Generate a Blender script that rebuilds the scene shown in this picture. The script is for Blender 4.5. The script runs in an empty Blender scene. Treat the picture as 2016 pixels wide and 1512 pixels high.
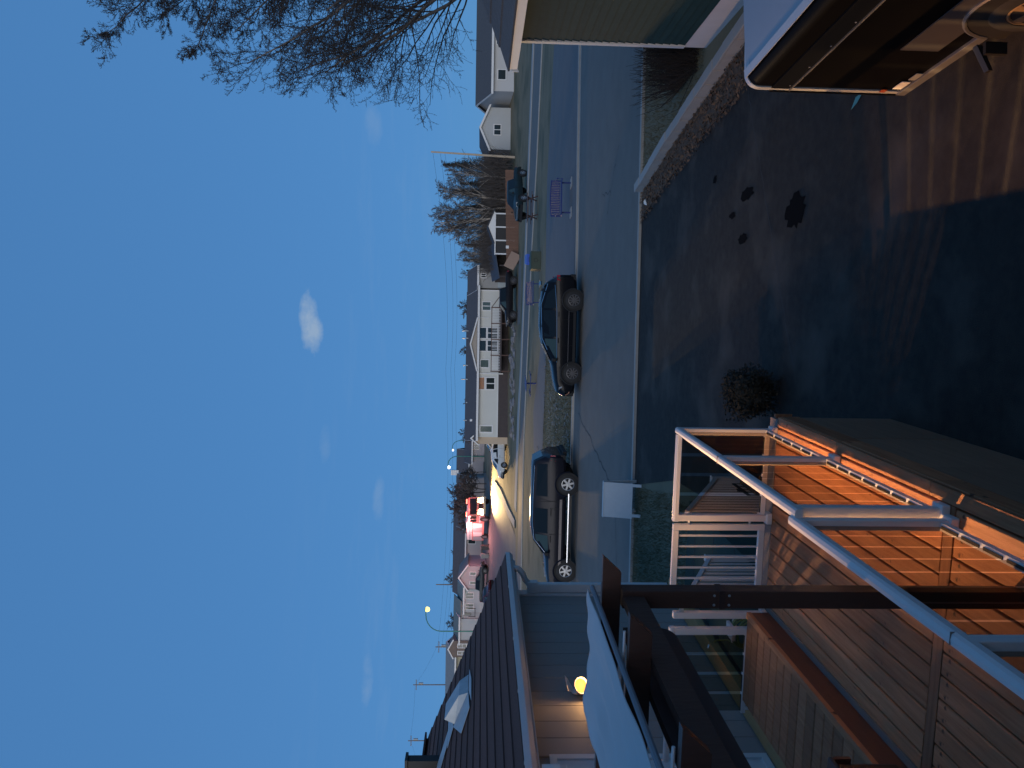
import bpy, math, random
import numpy as np
from mathutils import Vector, Matrix

random.seed(7)
rng = np.random.default_rng(7)
R = math.radians
S = bpy.context.scene
col = S.collection

# ------------------------------------------------------------------ camera
# phone held on its side: the picture's left edge is the sky
YAW, PITCH, ROLL = R(6.9), math.atan(61 / 1450), .015
R0 = Vector((math.cos(YAW), math.sin(YAW), 0))
FW = Vector((-math.sin(YAW) * math.cos(PITCH), math.cos(YAW) * math.cos(PITCH), -math.sin(PITCH)))
U0 = R0.cross(FW)
cx = R0 * math.sin(ROLL) - U0 * math.cos(ROLL)
cy = R0 * math.cos(ROLL) + U0 * math.sin(ROLL)
cz = -FW
cd = bpy.data.cameras.new('camera')
cam = bpy.data.objects.new('camera', cd)
col.objects.link(cam)
cam.matrix_world = Matrix(((cx.x, cy.x, cz.x, 0), (cx.y, cy.y, cz.y, 0), (cx.z, cy.z, cz.z, 3.9), (0, 0, 0, 1)))
cd.sensor_width = 36
cd.lens = 36 * 1450 / 2016
cd.clip_start = .05
cd.clip_end = 3000
S.camera = cam

# ------------------------------------------------------------------ sky and sun (dusk, sun just set behind the viewer)
SUN_EL, SUN_AZ = R(20.0), R(190)           # azimuth from +Y clockwise
W = bpy.data.worlds.new('World')
S.world = W
W.use_nodes = True
nt = W.node_tree
N, Lk = nt.nodes, nt.links
N.clear()
out = N.new('ShaderNodeOutputWorld')
bg = N.new('ShaderNodeBackground')
sky = N.new('ShaderNodeTexSky')
sky.sky_type = 'NISHITA'
sky.sun_disc = False
sky.sun_elevation = SUN_EL
sky.sun_rotation = SUN_AZ
sky.altitude = 2500
sky.air_density = 1.0
sky.dust_density = 0
sky.ozone_density = 8
bg.inputs['Strength'].default_value = .10
Lk.new(bg.outputs[0], out.inputs[0])


def wmath(op, a, b=None, c=None, clamp=False):
    n = N.new('ShaderNodeMath')
    n.operation = op
    n.use_clamp = clamp
    for i, v in enumerate((a, b, c)):
        if v is None:
            continue
        if hasattr(v, 'links'):
            Lk.new(v, n.inputs[i])
        else:
            n.inputs[i].default_value = v
    return n.outputs[0]


tc = N.new('ShaderNodeTexCoord')
DIR = tc.outputs['Generated']


def wdot(v):
    n = N.new('ShaderNodeVectorMath')
    n.operation = 'DOT_PRODUCT'
    Lk.new(DIR, n.inputs[0])
    n.inputs[1].default_value = v
    return n.outputs['Value']


def wnoise(scale_vec, scale, detail=5, rough=.6):
    m = N.new('ShaderNodeMapping')
    m.inputs['Scale'].default_value = scale_vec
    Lk.new(DIR, m.inputs['Vector'])
    n = N.new('ShaderNodeTexNoise')
    n.inputs['Scale'].default_value = scale
    n.inputs['Detail'].default_value = detail
    n.inputs['Roughness'].default_value = rough
    Lk.new(m.outputs[0], n.inputs['Vector'])
    return n.outputs['Fac']


def px_dir(x, y):
    return (FW * 1450 + (R0 * math.cos(ROLL) + U0 * math.sin(ROLL)) * (756 - y) + cx * (x - 1008)).normalized()


def puff(x, y, half_w, half_h, gain, tilt=0.):
    """one cloud in the sky, its centre a direction, soft below and lumpy on top"""
    d = px_dir(x, y)
    rt = Vector((d.y, -d.x, 0)).normalized()
    up = rt.cross(d)
    rt, up = rt * math.cos(tilt) + up * math.sin(tilt), up * math.cos(tilt) - rt * math.sin(tilt)
    a = wmath('DIVIDE', wdot(rt), half_w)
    e = wmath('DIVIDE', wdot(up), half_h)
    rr = wmath('ADD', wmath('MULTIPLY', a, a), wmath('MULTIPLY', e, e))
    front = wmath('GREATER_THAN', wdot(d), .5)
    nz = wmath('MULTIPLY_ADD', wnoise((1, 1, 1.6), 26, 6, .62), 3.0, -1.5)
    v = wmath('SUBTRACT', wmath('ADD', 1.0, nz), rr)
    return wmath('MULTIPLY', wmath('MULTIPLY', wmath('MULTIPLY', v, .9, clamp=True), front), gain)


cl = puff(612, 640, .044, .014, .85, .10)
cl = wmath('MAXIMUM', cl, puff(745, 985, .034, .009, .22))
cl = wmath('MAXIMUM', cl, puff(722, 1340, .034, .008, .25))
cl = wmath('MAXIMUM', cl, puff(640, 870, .03, .008, .12))
cl = wmath('MAXIMUM', cl, puff(735, 250, .03, .012, .16))
sep = N.new('ShaderNodeSeparateXYZ')
Lk.new(DIR, sep.inputs[0])
band = wmath('MULTIPLY', wmath('SUBTRACT', 1.0, wmath('ABSOLUTE', wmath('MULTIPLY_ADD', sep.outputs[2], 7, -.75))), 1.0, clamp=True)
wisps = wmath('MULTIPLY', wmath('MULTIPLY_ADD', wnoise((1, 1, 9), 5, 6, .62), 4, -2.15, clamp=True), wmath('MULTIPLY', band, .12))
cl = wmath('MAXIMUM', cl, wisps)
hue = N.new('ShaderNodeMixRGB')
hue.blend_type = 'MULTIPLY'
hue.inputs[0].default_value = 1
hue.inputs[2].default_value = (.77, 2.08, 4.1, 1)
gam = N.new('ShaderNodeGamma')            # flat, deep-blue dusk: far less contrast between zenith and horizon than by day
gam.inputs[1].default_value = .14
Lk.new(sky.outputs[0], gam.inputs[0])
Lk.new(gam.outputs[0], hue.inputs[1])
mixc = N.new('ShaderNodeMixRGB')
mixc.inputs[2].default_value = (3.0, 4.1, 5.6, 1)
Lk.new(cl, mixc.inputs[0])
Lk.new(hue.outputs[0], mixc.inputs[1])
Lk.new(mixc.outputs[0], bg.inputs['Color'])

sl = bpy.data.lights.new('sun', 'SUN')
sl.energy = 1.7
sl.angle = R(50)
sl.color = (1, .93, .84)
sun = bpy.data.objects.new('sun', sl)
col.objects.link(sun)
sd = Vector((math.sin(SUN_AZ) * math.cos(R(14)), math.cos(SUN_AZ) * math.cos(R(14)), math.sin(R(14))))
sun.rotation_euler = sd.to_track_quat('Z', 'Y').to_euler()

S.view_settings.view_transform = 'Standard'
S.view_settings.look = 'None'
S.view_settings.gamma = 1
S.view_settings.exposure = 0
S.view_settings.use_curve_mapping = False
S.render.engine = 'CYCLES'
S.cycles.max_bounces = 8
S.cycles.transparent_max_bounces = 24
S.cycles.use_denoising = True
S.cycles.sample_clamp_indirect = 4

# ------------------------------------------------------------------ materials
MATS = {}


def mat(name, c, rough=.7, metal=0., c2=None, nscale=6., namt=.5, bump=0., bscale=40., stretch=None, spec=.5, emis=None, estr=0.,
        rnd=0., detail=6, coat=0., c3=None, n3=1.2, t3=(.55, .7)):
    """Principled surface: base colour c drifting to c2 by noise, c3 as larger patches, rnd = brightness change from object to object"""
    if name in MATS:
        return MATS[name]
    m = bpy.data.materials.new(name)
    m.use_nodes = True
    t = m.node_tree
    b = t.nodes['Principled BSDF']
    b.inputs['Roughness'].default_value = rough
    b.inputs['Metallic'].default_value = metal
    b.inputs['Specular IOR Level'].default_value = spec
    b.inputs['Coat Weight'].default_value = coat
    b.inputs['Coat Roughness'].default_value = .06
    tcn = t.nodes.new('ShaderNodeTexCoord')
    mp = t.nodes.new('ShaderNodeMapping')
    if stretch:
        mp.inputs['Scale'].default_value = stretch
    t.links.new(tcn.outputs['Object'], mp.inputs['Vector'])
    colr = None
    rgb = t.nodes.new('ShaderNodeRGB')
    rgb.outputs[0].default_value = (*c, 1)
    colr = rgb.outputs[0]
    vec = mp.outputs[0]
    if rnd:
        oi = t.nodes.new('ShaderNodeObjectInfo')
        add = t.nodes.new('ShaderNodeVectorMath')
        add.operation = 'MULTIPLY_ADD'
        t.links.new(oi.outputs['Random'], add.inputs[0])
        add.inputs[1].default_value = (37, 53, 71)
        t.links.new(mp.outputs[0], add.inputs[2])
        vec = add.outputs[0]
    if c2 is not None:
        nz = t.nodes.new('ShaderNodeTexNoise')
        nz.inputs['Scale'].default_value = nscale
        nz.inputs['Detail'].default_value = detail
        nz.inputs['Roughness'].default_value = .62
        t.links.new(vec, nz.inputs['Vector'])
        rp = t.nodes.new('ShaderNodeValToRGB')
        rp.color_ramp.elements[0].position = .5 - .5 * namt
        rp.color_ramp.elements[1].position = .5 + .5 * namt
        rp.color_ramp.elements[0].color = (*c, 1)
        rp.color_ramp.elements[1].color = (*c2, 1)
        t.links.new(nz.outputs['Fac'], rp.inputs[0])
        colr = rp.outputs[0]
    if c3 is not None:
        n3n = t.nodes.new('ShaderNodeTexNoise')
        n3n.inputs['Scale'].default_value = n3
        n3n.inputs['Detail'].default_value = 4
        t.links.new(tcn.outputs['Object'], n3n.inputs['Vector'])
        r3 = t.nodes.new('ShaderNodeValToRGB')
        r3.color_ramp.elements[0].position, r3.color_ramp.elements[1].position = t3
        t.links.new(n3n.outputs['Fac'], r3.inputs[0])
        mx = t.nodes.new('ShaderNodeMixRGB')
        t.links.new(r3.outputs[0], mx.inputs[0])
        t.links.new(colr, mx.inputs[1])
        mx.inputs[2].default_value = (*c3, 1)
        colr = mx.outputs[0]
    if rnd:
        mr = t.nodes.new('ShaderNodeMapRange')
        mr.inputs[3].default_value = 1 - rnd
        mr.inputs[4].default_value = 1 + rnd
        t.links.new(oi.outputs['Random'], mr.inputs[0])
        hs = t.nodes.new('ShaderNodeHueSaturation')
        t.links.new(mr.outputs[0], hs.inputs['Value'])
        t.links.new(colr, hs.inputs['Color'])
        colr = hs.outputs[0]
    t.links.new(colr, b.inputs['Base Color'])
    if bump:
        nb = t.nodes.new('ShaderNodeTexNoise')
        nb.inputs['Scale'].default_value = bscale
        nb.inputs['Detail'].default_value = 5
        t.links.new(vec, nb.inputs['Vector'])
        bp = t.nodes.new('ShaderNodeBump')
        bp.inputs['Strength'].default_value = bump
        bp.inputs['Distance'].default_value = .02
        t.links.new(nb.outputs['Fac'], bp.inputs['Height'])
        t.links.new(bp.outputs[0], b.inputs['Normal'])
    if emis is not None:
        b.inputs['Emission Color'].default_value = (*emis, 1)
        b.inputs['Emission Strength'].default_value = estr
    MATS[name] = m
    return m


def glass(name, tint, refl=.06, gloss=.03):
    if name in MATS:
        return MATS[name]
    m = bpy.data.materials.new(name)
    m.use_nodes = True
    t = m.node_tree
    t.nodes.clear()
    o = t.nodes.new('ShaderNodeOutputMaterial')
    tr = t.nodes.new('ShaderNodeBsdfTransparent')
    tr.inputs[0].default_value = (*tint, 1)
    gl = t.nodes.new('ShaderNodeBsdfGlossy')
    gl.inputs['Roughness'].default_value = gloss
    gl.inputs['Color'].default_value = (.9, .95, 1, 1)
    mx = t.nodes.new('ShaderNodeMixShader')
    mx.inputs[0].default_value = .025
    t.links.new(tr.outputs[0], mx.inputs[1])
    t.links.new(gl.outputs[0], mx.inputs[2])
    t.links.new(mx.outputs[0], o.inputs[0])
    MATS[name] = m
    return m


M_street = mat('street_asphalt', (.100, .098, .090), .85, c2=(.155, .152, .142), nscale=1.1, namt=.8, bump=.15, bscale=60, c3=(.118, .117, .11), n3=.25)
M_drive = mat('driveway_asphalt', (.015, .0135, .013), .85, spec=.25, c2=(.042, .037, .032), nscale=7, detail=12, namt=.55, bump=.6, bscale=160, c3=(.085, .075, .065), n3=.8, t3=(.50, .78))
M_pad = mat('pad_asphalt', (.085, .095, .105), .9, c2=(.12, .13, .14), nscale=.8, namt=.7, bump=.1, bscale=30)
M_conc = mat('concrete', (.36, .35, .33), .9, c2=(.24, .235, .225), nscale=3, namt=.8, bump=.2, bscale=60)
M_walk = mat('sidewalk_concrete', (.34, .34, .335), .9, c2=(.26, .26, .25), nscale=.6, namt=.8)
M_lawn = mat('dormant_lawn', (.120, .104, .060), .95, c2=(.19, .158, .098), nscale=.7, namt=.7, bump=.6, bscale=9, c3=(.080, .080, .045), n3=.22, t3=(.5, .62))
M_soil = mat('bed_soil', (.060, .042, .030), .95, c2=(.14, .095, .065), nscale=14, namt=.6, bump=.9, bscale=22)
M_deck = mat('deck_cedar', (.30, .122, .056), .65, spec=.25, c2=(.46, .212, .104), nscale=3, namt=.36, bump=.35, bscale=60, stretch=(11, .7, 9), rnd=.28, c3=(.085, .040, .024), n3=9, t3=(.66, .71))
M_deckx = mat('deck_cedar_cross', (.24, .102, .050), .65, spec=.25, c2=(.36, .17, .088), nscale=3, namt=.36, bump=.35, bscale=60, stretch=(.7, 11, 9), rnd=.24, c3=(.085, .040, .024), n3=9, t3=(.68, .74))
M_riser = mat('dark_wood_riser_shade', (.072, .028, .018), .6, c2=(.115, .046, .028), nscale=3, stretch=(9, .7, 9))  # dark wood, the riser's lesser light is put into this colour
M_skirt = mat('deck_skirt', (.21, .125, .075), .7, c2=(.31, .19, .115), nscale=3, stretch=(3, .5, 9), rnd=.18, bump=.2)
M_grey_board_and_shade = mat('grey_board_and_shade', (.145, .125, .115), .8, c2=(.20, .17, .15), nscale=4, stretch=(9, .7, 9))  # grey for frame and joints, also for shade tones on the deck
M_treated = mat('treated_timber', (.30, .205, .085), .75, c2=(.40, .28, .13), nscale=4, stretch=(9, .7, 9), bump=.2)
M_pergola = mat('pergola_stain', (.060, .026, .018), .55, c2=(.088, .040, .028), nscale=4, stretch=(1, 1, .3), bump=.15)
M_beam = mat('pergola_beam_stain', (.050, .028, .026), .6, c2=(.066, .037, .033), nscale=3)
M_canvas = mat('canopy_canvas', (.52, .50, .50), .85, c2=(.44, .425, .425), nscale=1.8, namt=.8, bump=.25, bscale=9)
M_alu = mat('white_aluminium', (.62, .60, .60), .42, c2=(.56, .545, .54), nscale=5, namt=.8)
M_black = mat('black_plastic', (.012, .012, .013), .5)
M_gasket = mat('black_gasket', (.008, .008, .009), .6)
M_glassrail = glass('smoked_rail_glass', (.72, .66, .60))
M_win = mat('window_glass', (.020, .028, .030), .08, spec=.6)
M_wingreen = mat('window_glass_curtained', (.06, .09, .085), .12, c2=(.10, .13, .12), nscale=2, spec=.6)
M_sidg = mat('grey_siding', (.25, .235, .22), .6, c2=(.275, .26, .245), nscale=5, namt=.8, rnd=.015, stretch=(1, 1, .25))
M_roofb = mat('brown_shingle', (.058, .025, .020), .9, c2=(.090, .043, .034), nscale=26, namt=.6, bump=.5, bscale=90, rnd=.14)
M_white = mat('white_trim', (.68, .68, .68), .5, c2=(.60, .60, .60), nscale=4, namt=.8)
M_galv = mat('galvanised_flashing', (.42, .45, .47), .5, .25, c2=(.30, .33, .35), nscale=8)
M_sidgreen = mat('dark_green_siding', (.016, .042, .040), .75, spec=.2, c2=(.024, .056, .052), nscale=5, rnd=.06)
M_found = mat('painted_foundation', (.66, .63, .62), .9, c2=(.56, .535, .53), nscale=2, bump=.15, bscale=30)
M_shdark = mat('dark_shingle', (.055, .056, .06), .9, c2=(.09, .09, .095), nscale=9, bump=.4, bscale=40)
M_bark = mat('grey_bark', (.085, .070, .062), .9, c2=(.14, .12, .105), nscale=6, bump=.5, bscale=20)
M_twig = mat('dark_twig', (.028, .024, .024), .9)
M_birch = mat('birch_bark', (.52, .47, .41), .85, c2=(.26, .22, .19), nscale=4, namt=.7)
M_btwig = mat('birch_twig', (.078, .066, .060), .9)
M_spruce = mat('spruce_needles', (.020, .028, .018), .9, c2=(.035, .042, .025), nscale=4)
M_tyre = mat('tyre_rubber', (.016, .016, .017), .8)
M_rim = mat('alloy_rim', (.42, .43, .45), .35, .75)
M_rimd = mat('dark_rim', (.10, .10, .11), .35, .6)
M_chrome = mat('chrome', (.62, .63, .65), .16, 1)
M_headl = mat('headlamp_lens', (.45, .47, .50), .1, .3)
M_taill = mat('tail_lamp_lens', (.28, .012, .018), .15, coat=.6)
M_under = mat('underbody', (.008, .008, .009), .8)
M_carglass = mat('car_glass', (.008, .011, .013), .08, spec=.3)
M_carglass_l = mat('car_glass_clear', (.035, .060, .062), .1, spec=.3)


# ------------------------------------------------------------------ mesh helpers
class MB:
    def __init__(self):
        self.v, self.f, self.mi = [], [], []

    def add(self, vs, fs, mi=0):
        o = len(self.v)
        self.v += [tuple(p) for p in vs]
        self.f += [tuple(i + o for i in f) for f in fs]
        self.mi += [mi] * len(fs)
        return self

    def box(self, x0, x1, y0, y1, z0, z1, mi=0):
        vs = [(x0, y0, z0), (x1, y0, z0), (x1, y1, z0), (x0, y1, z0), (x0, y0, z1), (x1, y0, z1), (x1, y1, z1), (x0, y1, z1)]
        return self.add(vs, [(3, 2, 1, 0), (4, 5, 6, 7), (0, 1, 5, 4), (1, 2, 6, 5), (2, 3, 7, 6), (3, 0, 4, 7)], mi)

    def bar(self, p, q, w, h, mi=0, up=(0, 0, 1)):
        """box from p to q, w across and h along 'up'"""
        p, q = Vector(p), Vector(q)
        d = (q - p).normalized()
        u = Vector(up)
        s = d.cross(u)
        if s.length < 1e-5:
            s = d.cross(Vector((1, 0, 0)))
        s.normalize()
        u = s.cross(d).normalized()
        vs = []
        for e in (p, q):
            for a, b in ((-1, -1), (1, -1), (1, 1), (-1, 1)):
                vs.append(e + s * (a * w / 2) + u * (b * h / 2))
        return self.add(vs, [(3, 2, 1, 0), (4, 5, 6, 7), (0, 1, 5, 4), (1, 2, 6, 5), (2, 3, 7, 6), (3, 0, 4, 7)], mi)

    def prism(self, poly, off, mi=0):
        """poly: 3-D outline, off: extrusion vector"""
        n = len(poly)
        off = Vector(off)
        a = [Vector(p) for p in poly]
        b = [p + off for p in a]
        fs = [tuple(range(n))[::-1], tuple(range(n, 2 * n))]
        fs += [(i, (i + 1) % n, n + (i + 1) % n, n + i) for i in range(n)]
        return self.add(a + b, fs, mi)

    def tube(self, pts, rad, n=8, mi=0, cap=True):
        pts = [Vector(p) for p in pts]
        rads = rad if isinstance(rad, (list, tuple)) else [rad] * len(pts)
        vs, fs = [], []
        ref = None
        for i, p in enumerate(pts):
            d = (pts[min(i + 1, len(pts) - 1)] - pts[max(i - 1, 0)]).normalized()
            if ref is None:
                ref = d.cross(Vector((0, 0, 1)))
                if ref.length < .05:
                    ref = d.cross(Vector((1, 0, 0)))
            ref = (ref - d * ref.dot(d)).normalized()
            s = d.cross(ref)
            for k in range(n):
                a = 2 * math.pi * k / n
                vs.append(p + (ref * math.cos(a) + s * math.sin(a)) * rads[i])
        for i in range(len(pts) - 1):
            for k in range(n):
                fs.append((i * n + k, i * n + (k + 1) % n, (i + 1) * n + (k + 1) % n, (i + 1) * n + k))
        if cap:
            fs.append(tuple(range(n))[::-1])
            fs.append(tuple(range((len(pts) - 1) * n, len(pts) * n)))
        return self.add(vs, fs, mi)

    def lathe(self, prof, n=20, axis='z', mi=0, c=(0, 0, 0)):
        vs, fs = [], []
        for (r, h) in prof:
            for k in range(n):
                a = 2 * math.pi * k / n
                x, y = r * math.cos(a), r * math.sin(a)
                p = {'z': (x, y, h), 'y': (x, h, y), 'x': (h, x, y)}[axis]
                vs.append((p[0] + c[0], p[1] + c[1], p[2] + c[2]))
        m = len(prof)
        for i in range(m - 1):
            for k in range(n):
                fs.append((i * n + k, i * n + (k + 1) % n, (i + 1) * n + (k + 1) % n, (i + 1) * n + k))
        return self.add(vs, fs, mi)

    def mesh(self, name, mats, smooth=None):
        me = bpy.data.meshes.new(name)
        me.from_pydata(self.v, [], self.f)
        for m in (mats if isinstance(mats, (list, tuple)) else [mats]):
            me.materials.append(m)
        if any(self.mi):
            me.polygons.foreach_set('material_index', self.mi)
        me.update()
        if smooth is not None:
            me.polygons.foreach_set('use_smooth', [True] * len(me.polygons))
            me.set_sharp_from_angle(angle=R(smooth))
        return me

    def build(self, name, mats, parent=None, smooth=None, bevel=0.):
        return link(name, self.mesh(name, mats, smooth), parent, bevel=bevel)


def link(name, me, parent=None, loc=None, rz=None, bevel=0.):
    o = bpy.data.objects.new(name, me)
    col.objects.link(o)
    if parent is not None:
        o.parent = parent
    if loc is not None:
        o.location = loc
    if rz is not None:
        o.rotation_euler = (0, 0, rz)
    if bevel:
        b = o.modifiers.new('bevel', 'BEVEL')
        b.width = bevel
        b.segments = 2
        b.limit_method = 'ANGLE'
        b.angle_limit = R(40)
    return o


def tag(o, label=None, cat=None, group=None, kind=None):
    for k, v in (('label', label), ('category', cat), ('group', group), ('kind', kind)):
        if v:
            o[k] = v
    return o


def thing(name, label, cat, loc=(0, 0, 0), rz=0., group=None):
    o = bpy.data.objects.new(name, None)
    o.empty_display_size = .2
    col.objects.link(o)
    o.location = loc
    o.rotation_euler = (0, 0, rz)
    return tag(o, label, cat, group)


def copy_tree(o, parent=None):
    c = o.copy()
    col.objects.link(c)
    c.parent = parent
    for ch in list(o.children):
        copy_tree(ch, c)
    return c


def sstep(a, b, x):
    t = min(1, max(0, (x - a) / (b - a)))
    return t * t * (3 - 2 * t)


def hz(x, y):
    """height of the land: flat to the second road, then rising to the houses, a little more to the left"""
    b = float(np.interp(y, [0, 72, 80, 90, 105, 125, 200], [0, 0, .4, 1.1, 2.3, 3.1, 3.6]))
    return b + 1.2 * sstep(-38, -56, x) * sstep(85, 105, y)


# ------------------------------------------------------------------ land, roads
def sheet(name, m, xs, ys, dz=0., kind='structure', label=None):
    vs = [(x, y, hz(x, y) + dz) for y in ys for x in xs]
    n = len(xs)
    fs = [(j * n + i, j * n + i + 1, (j + 1) * n + i + 1, (j + 1) * n + i) for j in range(len(ys) - 1) for i in range(n - 1)]
    o = MB().add(vs, fs).build(name, m, smooth=60)
    return tag(o, label, None, None, kind)


def strip(name, m, left, right, dz, thick=0., n=8, kind='structure', label=None):
    """a ribbon between two polylines of ground points, draped on the land, with sides when thick"""
    def dense(pl):
        o = []
        for a, b in zip(pl[:-1], pl[1:]):
            for k in range(n):
                t = k / n
                o.append((a[0] + (b[0] - a[0]) * t, a[1] + (b[1] - a[1]) * t))
        return o + [pl[-1]]
    A, B = dense(left), dense(right)
    K = 5
    vs, fs = [], []
    for a, b in zip(A, B):
        for k in range(K):
            t = k / (K - 1)
            x, y = a[0] + (b[0] - a[0]) * t, a[1] + (b[1] - a[1]) * t
            vs.append((x, y, hz(x, y) + dz))
    m_ = len(A)
    for i in range(m_ - 1):
        for k in range(K - 1):
            fs.append((i * K + k, i * K + k + 1, (i + 1) * K + k + 1, (i + 1) * K + k))
    mb = MB().add(vs, fs)
    if thick:
        for k in (0, K - 1):
            e = [vs[i * K + k] for i in range(m_)]
            lo = [(p[0], p[1], p[2] - thick) for p in e]
            mb.add(e + lo, [(i, i + 1, m_ + i + 1, m_ + i) for i in range(m_ - 1)])
    return tag(mb.build(name, m), label, None, None, kind)


xs = sorted(set([-600, -300, -150, -100, -80] + list(range(-70, 41, 5)) + [60, 90, 150, 300, 600]))
ys = sorted(set([-40, -10, 20, 50, 66] + list(range(70, 131, 5)) + [150, 200, 300, 500, 900]))
sheet('ground', M_lawn, xs, ys, 0)

NEAR_K = [(-60, 14.3), (-20, 17.05), (-7, 17.91), (2.32, 18.55), (7, 18.9), (20, 19.8), (60, 22.5)]
FAR_K = [(-60, 26.6), (-20, 28.9), (-12, 29.9), (-4, 30.3), (1.7, 30.45), (5.87, 31.04), (20, 32.6), (60, 37)]


def off(pl, d):
    return [(x, y + d) for x, y in pl]


KX = [-60, -20, -12, -7, -4, 0, 2.3, 6, 12, 20, 60]


def on(pl, x):
    return float(np.interp(x, [p[0] for p in pl], [p[1] for p in pl]))


near = [(x, on(NEAR_K, x)) for x in KX]
far = [(x, on(FAR_K, x)) for x in KX]
strip('street', M_street, near, far, .006)
# low kerbs along both sides, concrete gutter on the near one
strip('kerb', M_conc, off(near, -.16), off(near, .0), .07, .09)
strip('gutter', M_conc, off(near, .003), off(near, .18), .011)
strip('kerb', M_conc, off(far, .0), off(far, .17), .10, .12)
strip('gutter', M_walk, off(far, -.2), off(far, -.003), .011)
# thin meandering cracks in the street, as sunken dark lines
def crack(pts, w):
    L_, R_ = [], []
    for i, (x, y) in enumerate(pts):
        L_.append((x - w * (.6 + random.random()), y + w * .3))
        R_.append((x + w * (.6 + random.random()), y - w * .3))
    mb = MB()
    n = len(pts)
    mb.add([(x, y, .010) for x, y in L_] + [(x, y, .010) for x, y in R_], [(i, i + 1, n + i + 1, n + i) for i in range(n - 1)])
    return tag(mb.build('road_crack', mat('crack_tar', (.022, .024, .026), .7)), None, None, None, 'structure')


def wander(a, b, n, amp):
    return [(a[0] + (b[0] - a[0]) * i / n + random.uniform(-amp, amp), a[1] + (b[1] - a[1]) * i / n + random.uniform(-amp, amp) * .6) for i in range(n + 1)]


crack(wander((-4.6, 28.9), (-5.6, 20.5), 26, .09), .022)
crack(wander((-5.6, 20.5), (-7.4, 19.9), 8, .06), .018)
crack(wander((2.6, 23.6), (4.4, 21.9), 12, .09), .016)
crack(wander((3.3, 24.6), (3.2, 23.0), 8, .06), .016)

# second street, side street, their kerbs and walks
R2N = [(-70, 62.5), (-38, 63.5), (-21.7, 64.0), (-12, 64.2), (3.3, 59.7), (10.1, 56.0), (30, 49), (60, 41)]
R2F = [(-70, 71.5), (-38, 72.5), (-25.5, 73.5), (-13.6, 72.3), (3.7, 66.6), (12.7, 64.6), (32, 58), (62, 50)]
K2 = [-70, -38, -30, -22, -12, -4, 3.5, 10, 20, 32, 60]
r2n = [(x, on(R2N, x)) for x in K2]
r2f = [(x, on(R2F, x)) for x in K2]
strip('road', M_street, r2n, r2f, .02)
strip('kerb', M_conc, off(r2n, -.35), r2n, .07, .09)
strip('sidewalk', M_walk, [p for p in off(r2f, .02) if p[0] >= -24], [p for p in off(r2f, 1.9) if p[0] >= -24], .09, .11)
strip('road', M_street, [(-36.5, 72.4), (-37, 82), (-38.5, 92), (-42.5, 104), (-47, 118)], [(-24.6, 73.2), (-25.2, 81), (-25.6, 90), (-26.6, 99), (-30, 125)], .04)
strip('kerb', M_conc, [(-24.0, 74), (-25.0, 81), (-25.4, 90), (-26.4, 98.3)], [(-23.2, 74), (-24.0, 81), (-24.3, 90), (-25.2, 98.3)], .12, .12)
# pad with benches, path
strip('pavement_pad', M_pad, [(-2.2, 31.2), (7, 32.0), (20, 33.5), (40, 36)], [(-3.2, 45.5), (7, 46.5), (20, 42), (40, 38.5)], .012)
strip('path', M_pad, [(-3, 43.8), (-9.5, 45.0), (-11.5, 46.2)], [(-3, 48.0), (-8.5, 53.6), (-11.0, 52.4)], .016)
strip('path', M_walk, [(-8.0, 37.8), (-10.5, 38.0)], [(-8.0, 39.1), (-10.5, 39.3)], .014)
strip('driveway', M_street, [(-2.0, 68.6), (-3.2, 76.5)], [(4.2, 68.2), (3.6, 76.0)], .03)

# own driveway and the strip beside it
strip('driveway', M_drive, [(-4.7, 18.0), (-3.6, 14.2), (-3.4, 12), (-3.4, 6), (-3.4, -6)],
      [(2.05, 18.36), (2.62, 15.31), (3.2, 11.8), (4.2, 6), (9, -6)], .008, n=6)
crack(wander((-1.0, 8.9), (3.2, 11.3), 30, .04), .008)

# ------------------------------------------------------------------ the deck with its raised step and lower landing
DZ = 1.15
deck = thing('wooden_deck', 'cedar plank deck below the window, lit orange along its railing edge', 'deck', (-2, 4, 0))


def dpart(mb, name, m, bevel=0.):
    o = mb.build(name, m, None, bevel=bevel)
    o.parent = deck
    o.matrix_parent_inverse = Matrix.Translation((2, -4, 0))
    return o


def board_mesh(name, w, l, h, m):
    """a plank with eased top edges, length along y, centred, top at z=0"""
    e = .006
    vs = [(-w / 2, -h), (w / 2, -h), (w / 2, -e), (w / 2 - e, 0), (-w / 2 + e, 0), (-w / 2, -e)]
    return MB().prism([(x, -l / 2, z) for x, z in vs], (0, l, 0)).mesh(name, m)


def dlink(name, me, loc, rz=0.):
    o = link(name, me, deck, (loc[0] + 2, loc[1] - 4, loc[2]), rz)
    return o


bw, pit = .1335, .1445
b1 = board_mesh('plank', bw, 2.49, .032, M_deck)
b2 = board_mesh('plank', bw, 3.60, .032, M_deck)
for i in range(12):
    x = -1.175 - pit * (i + .5)
    dz = random.uniform(-.0025, .0025)
    dlink('plank', b1, (x + random.uniform(-.001, .001), 5.375, DZ + dz))
    dlink('plank', b2, (x + random.uniform(-.001, .001), 2.22, DZ - dz))
dpart(MB().box(-2.912, -1.17, 4.03, 4.12, 1.118, DZ + .001), 'plank', M_deckx)
dpart(MB().box(-2.912, -1.10, 6.63, 6.80, 1.118, DZ), 'plank', M_grey_board_and_shade)  # far border board, its grey tone holds the shade lying on it
for y0, y1 in ((.4, 2.55), (2.556, 4.28), (4.286, 5.48), (5.486, 6.625)):
    dpart(MB().box(-1.163, -1.075, y0, y1, 1.118, DZ + .002), 'plank', M_deck)
    dpart(MB().box(-1.10, -1.068, y0, y1, .955, 1.115), 'fascia_board', M_deck)
dpart(MB().box(-2.95, -1.07, 6.77, 6.80, .955, 1.115), 'fascia_board', M_deckx)
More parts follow.
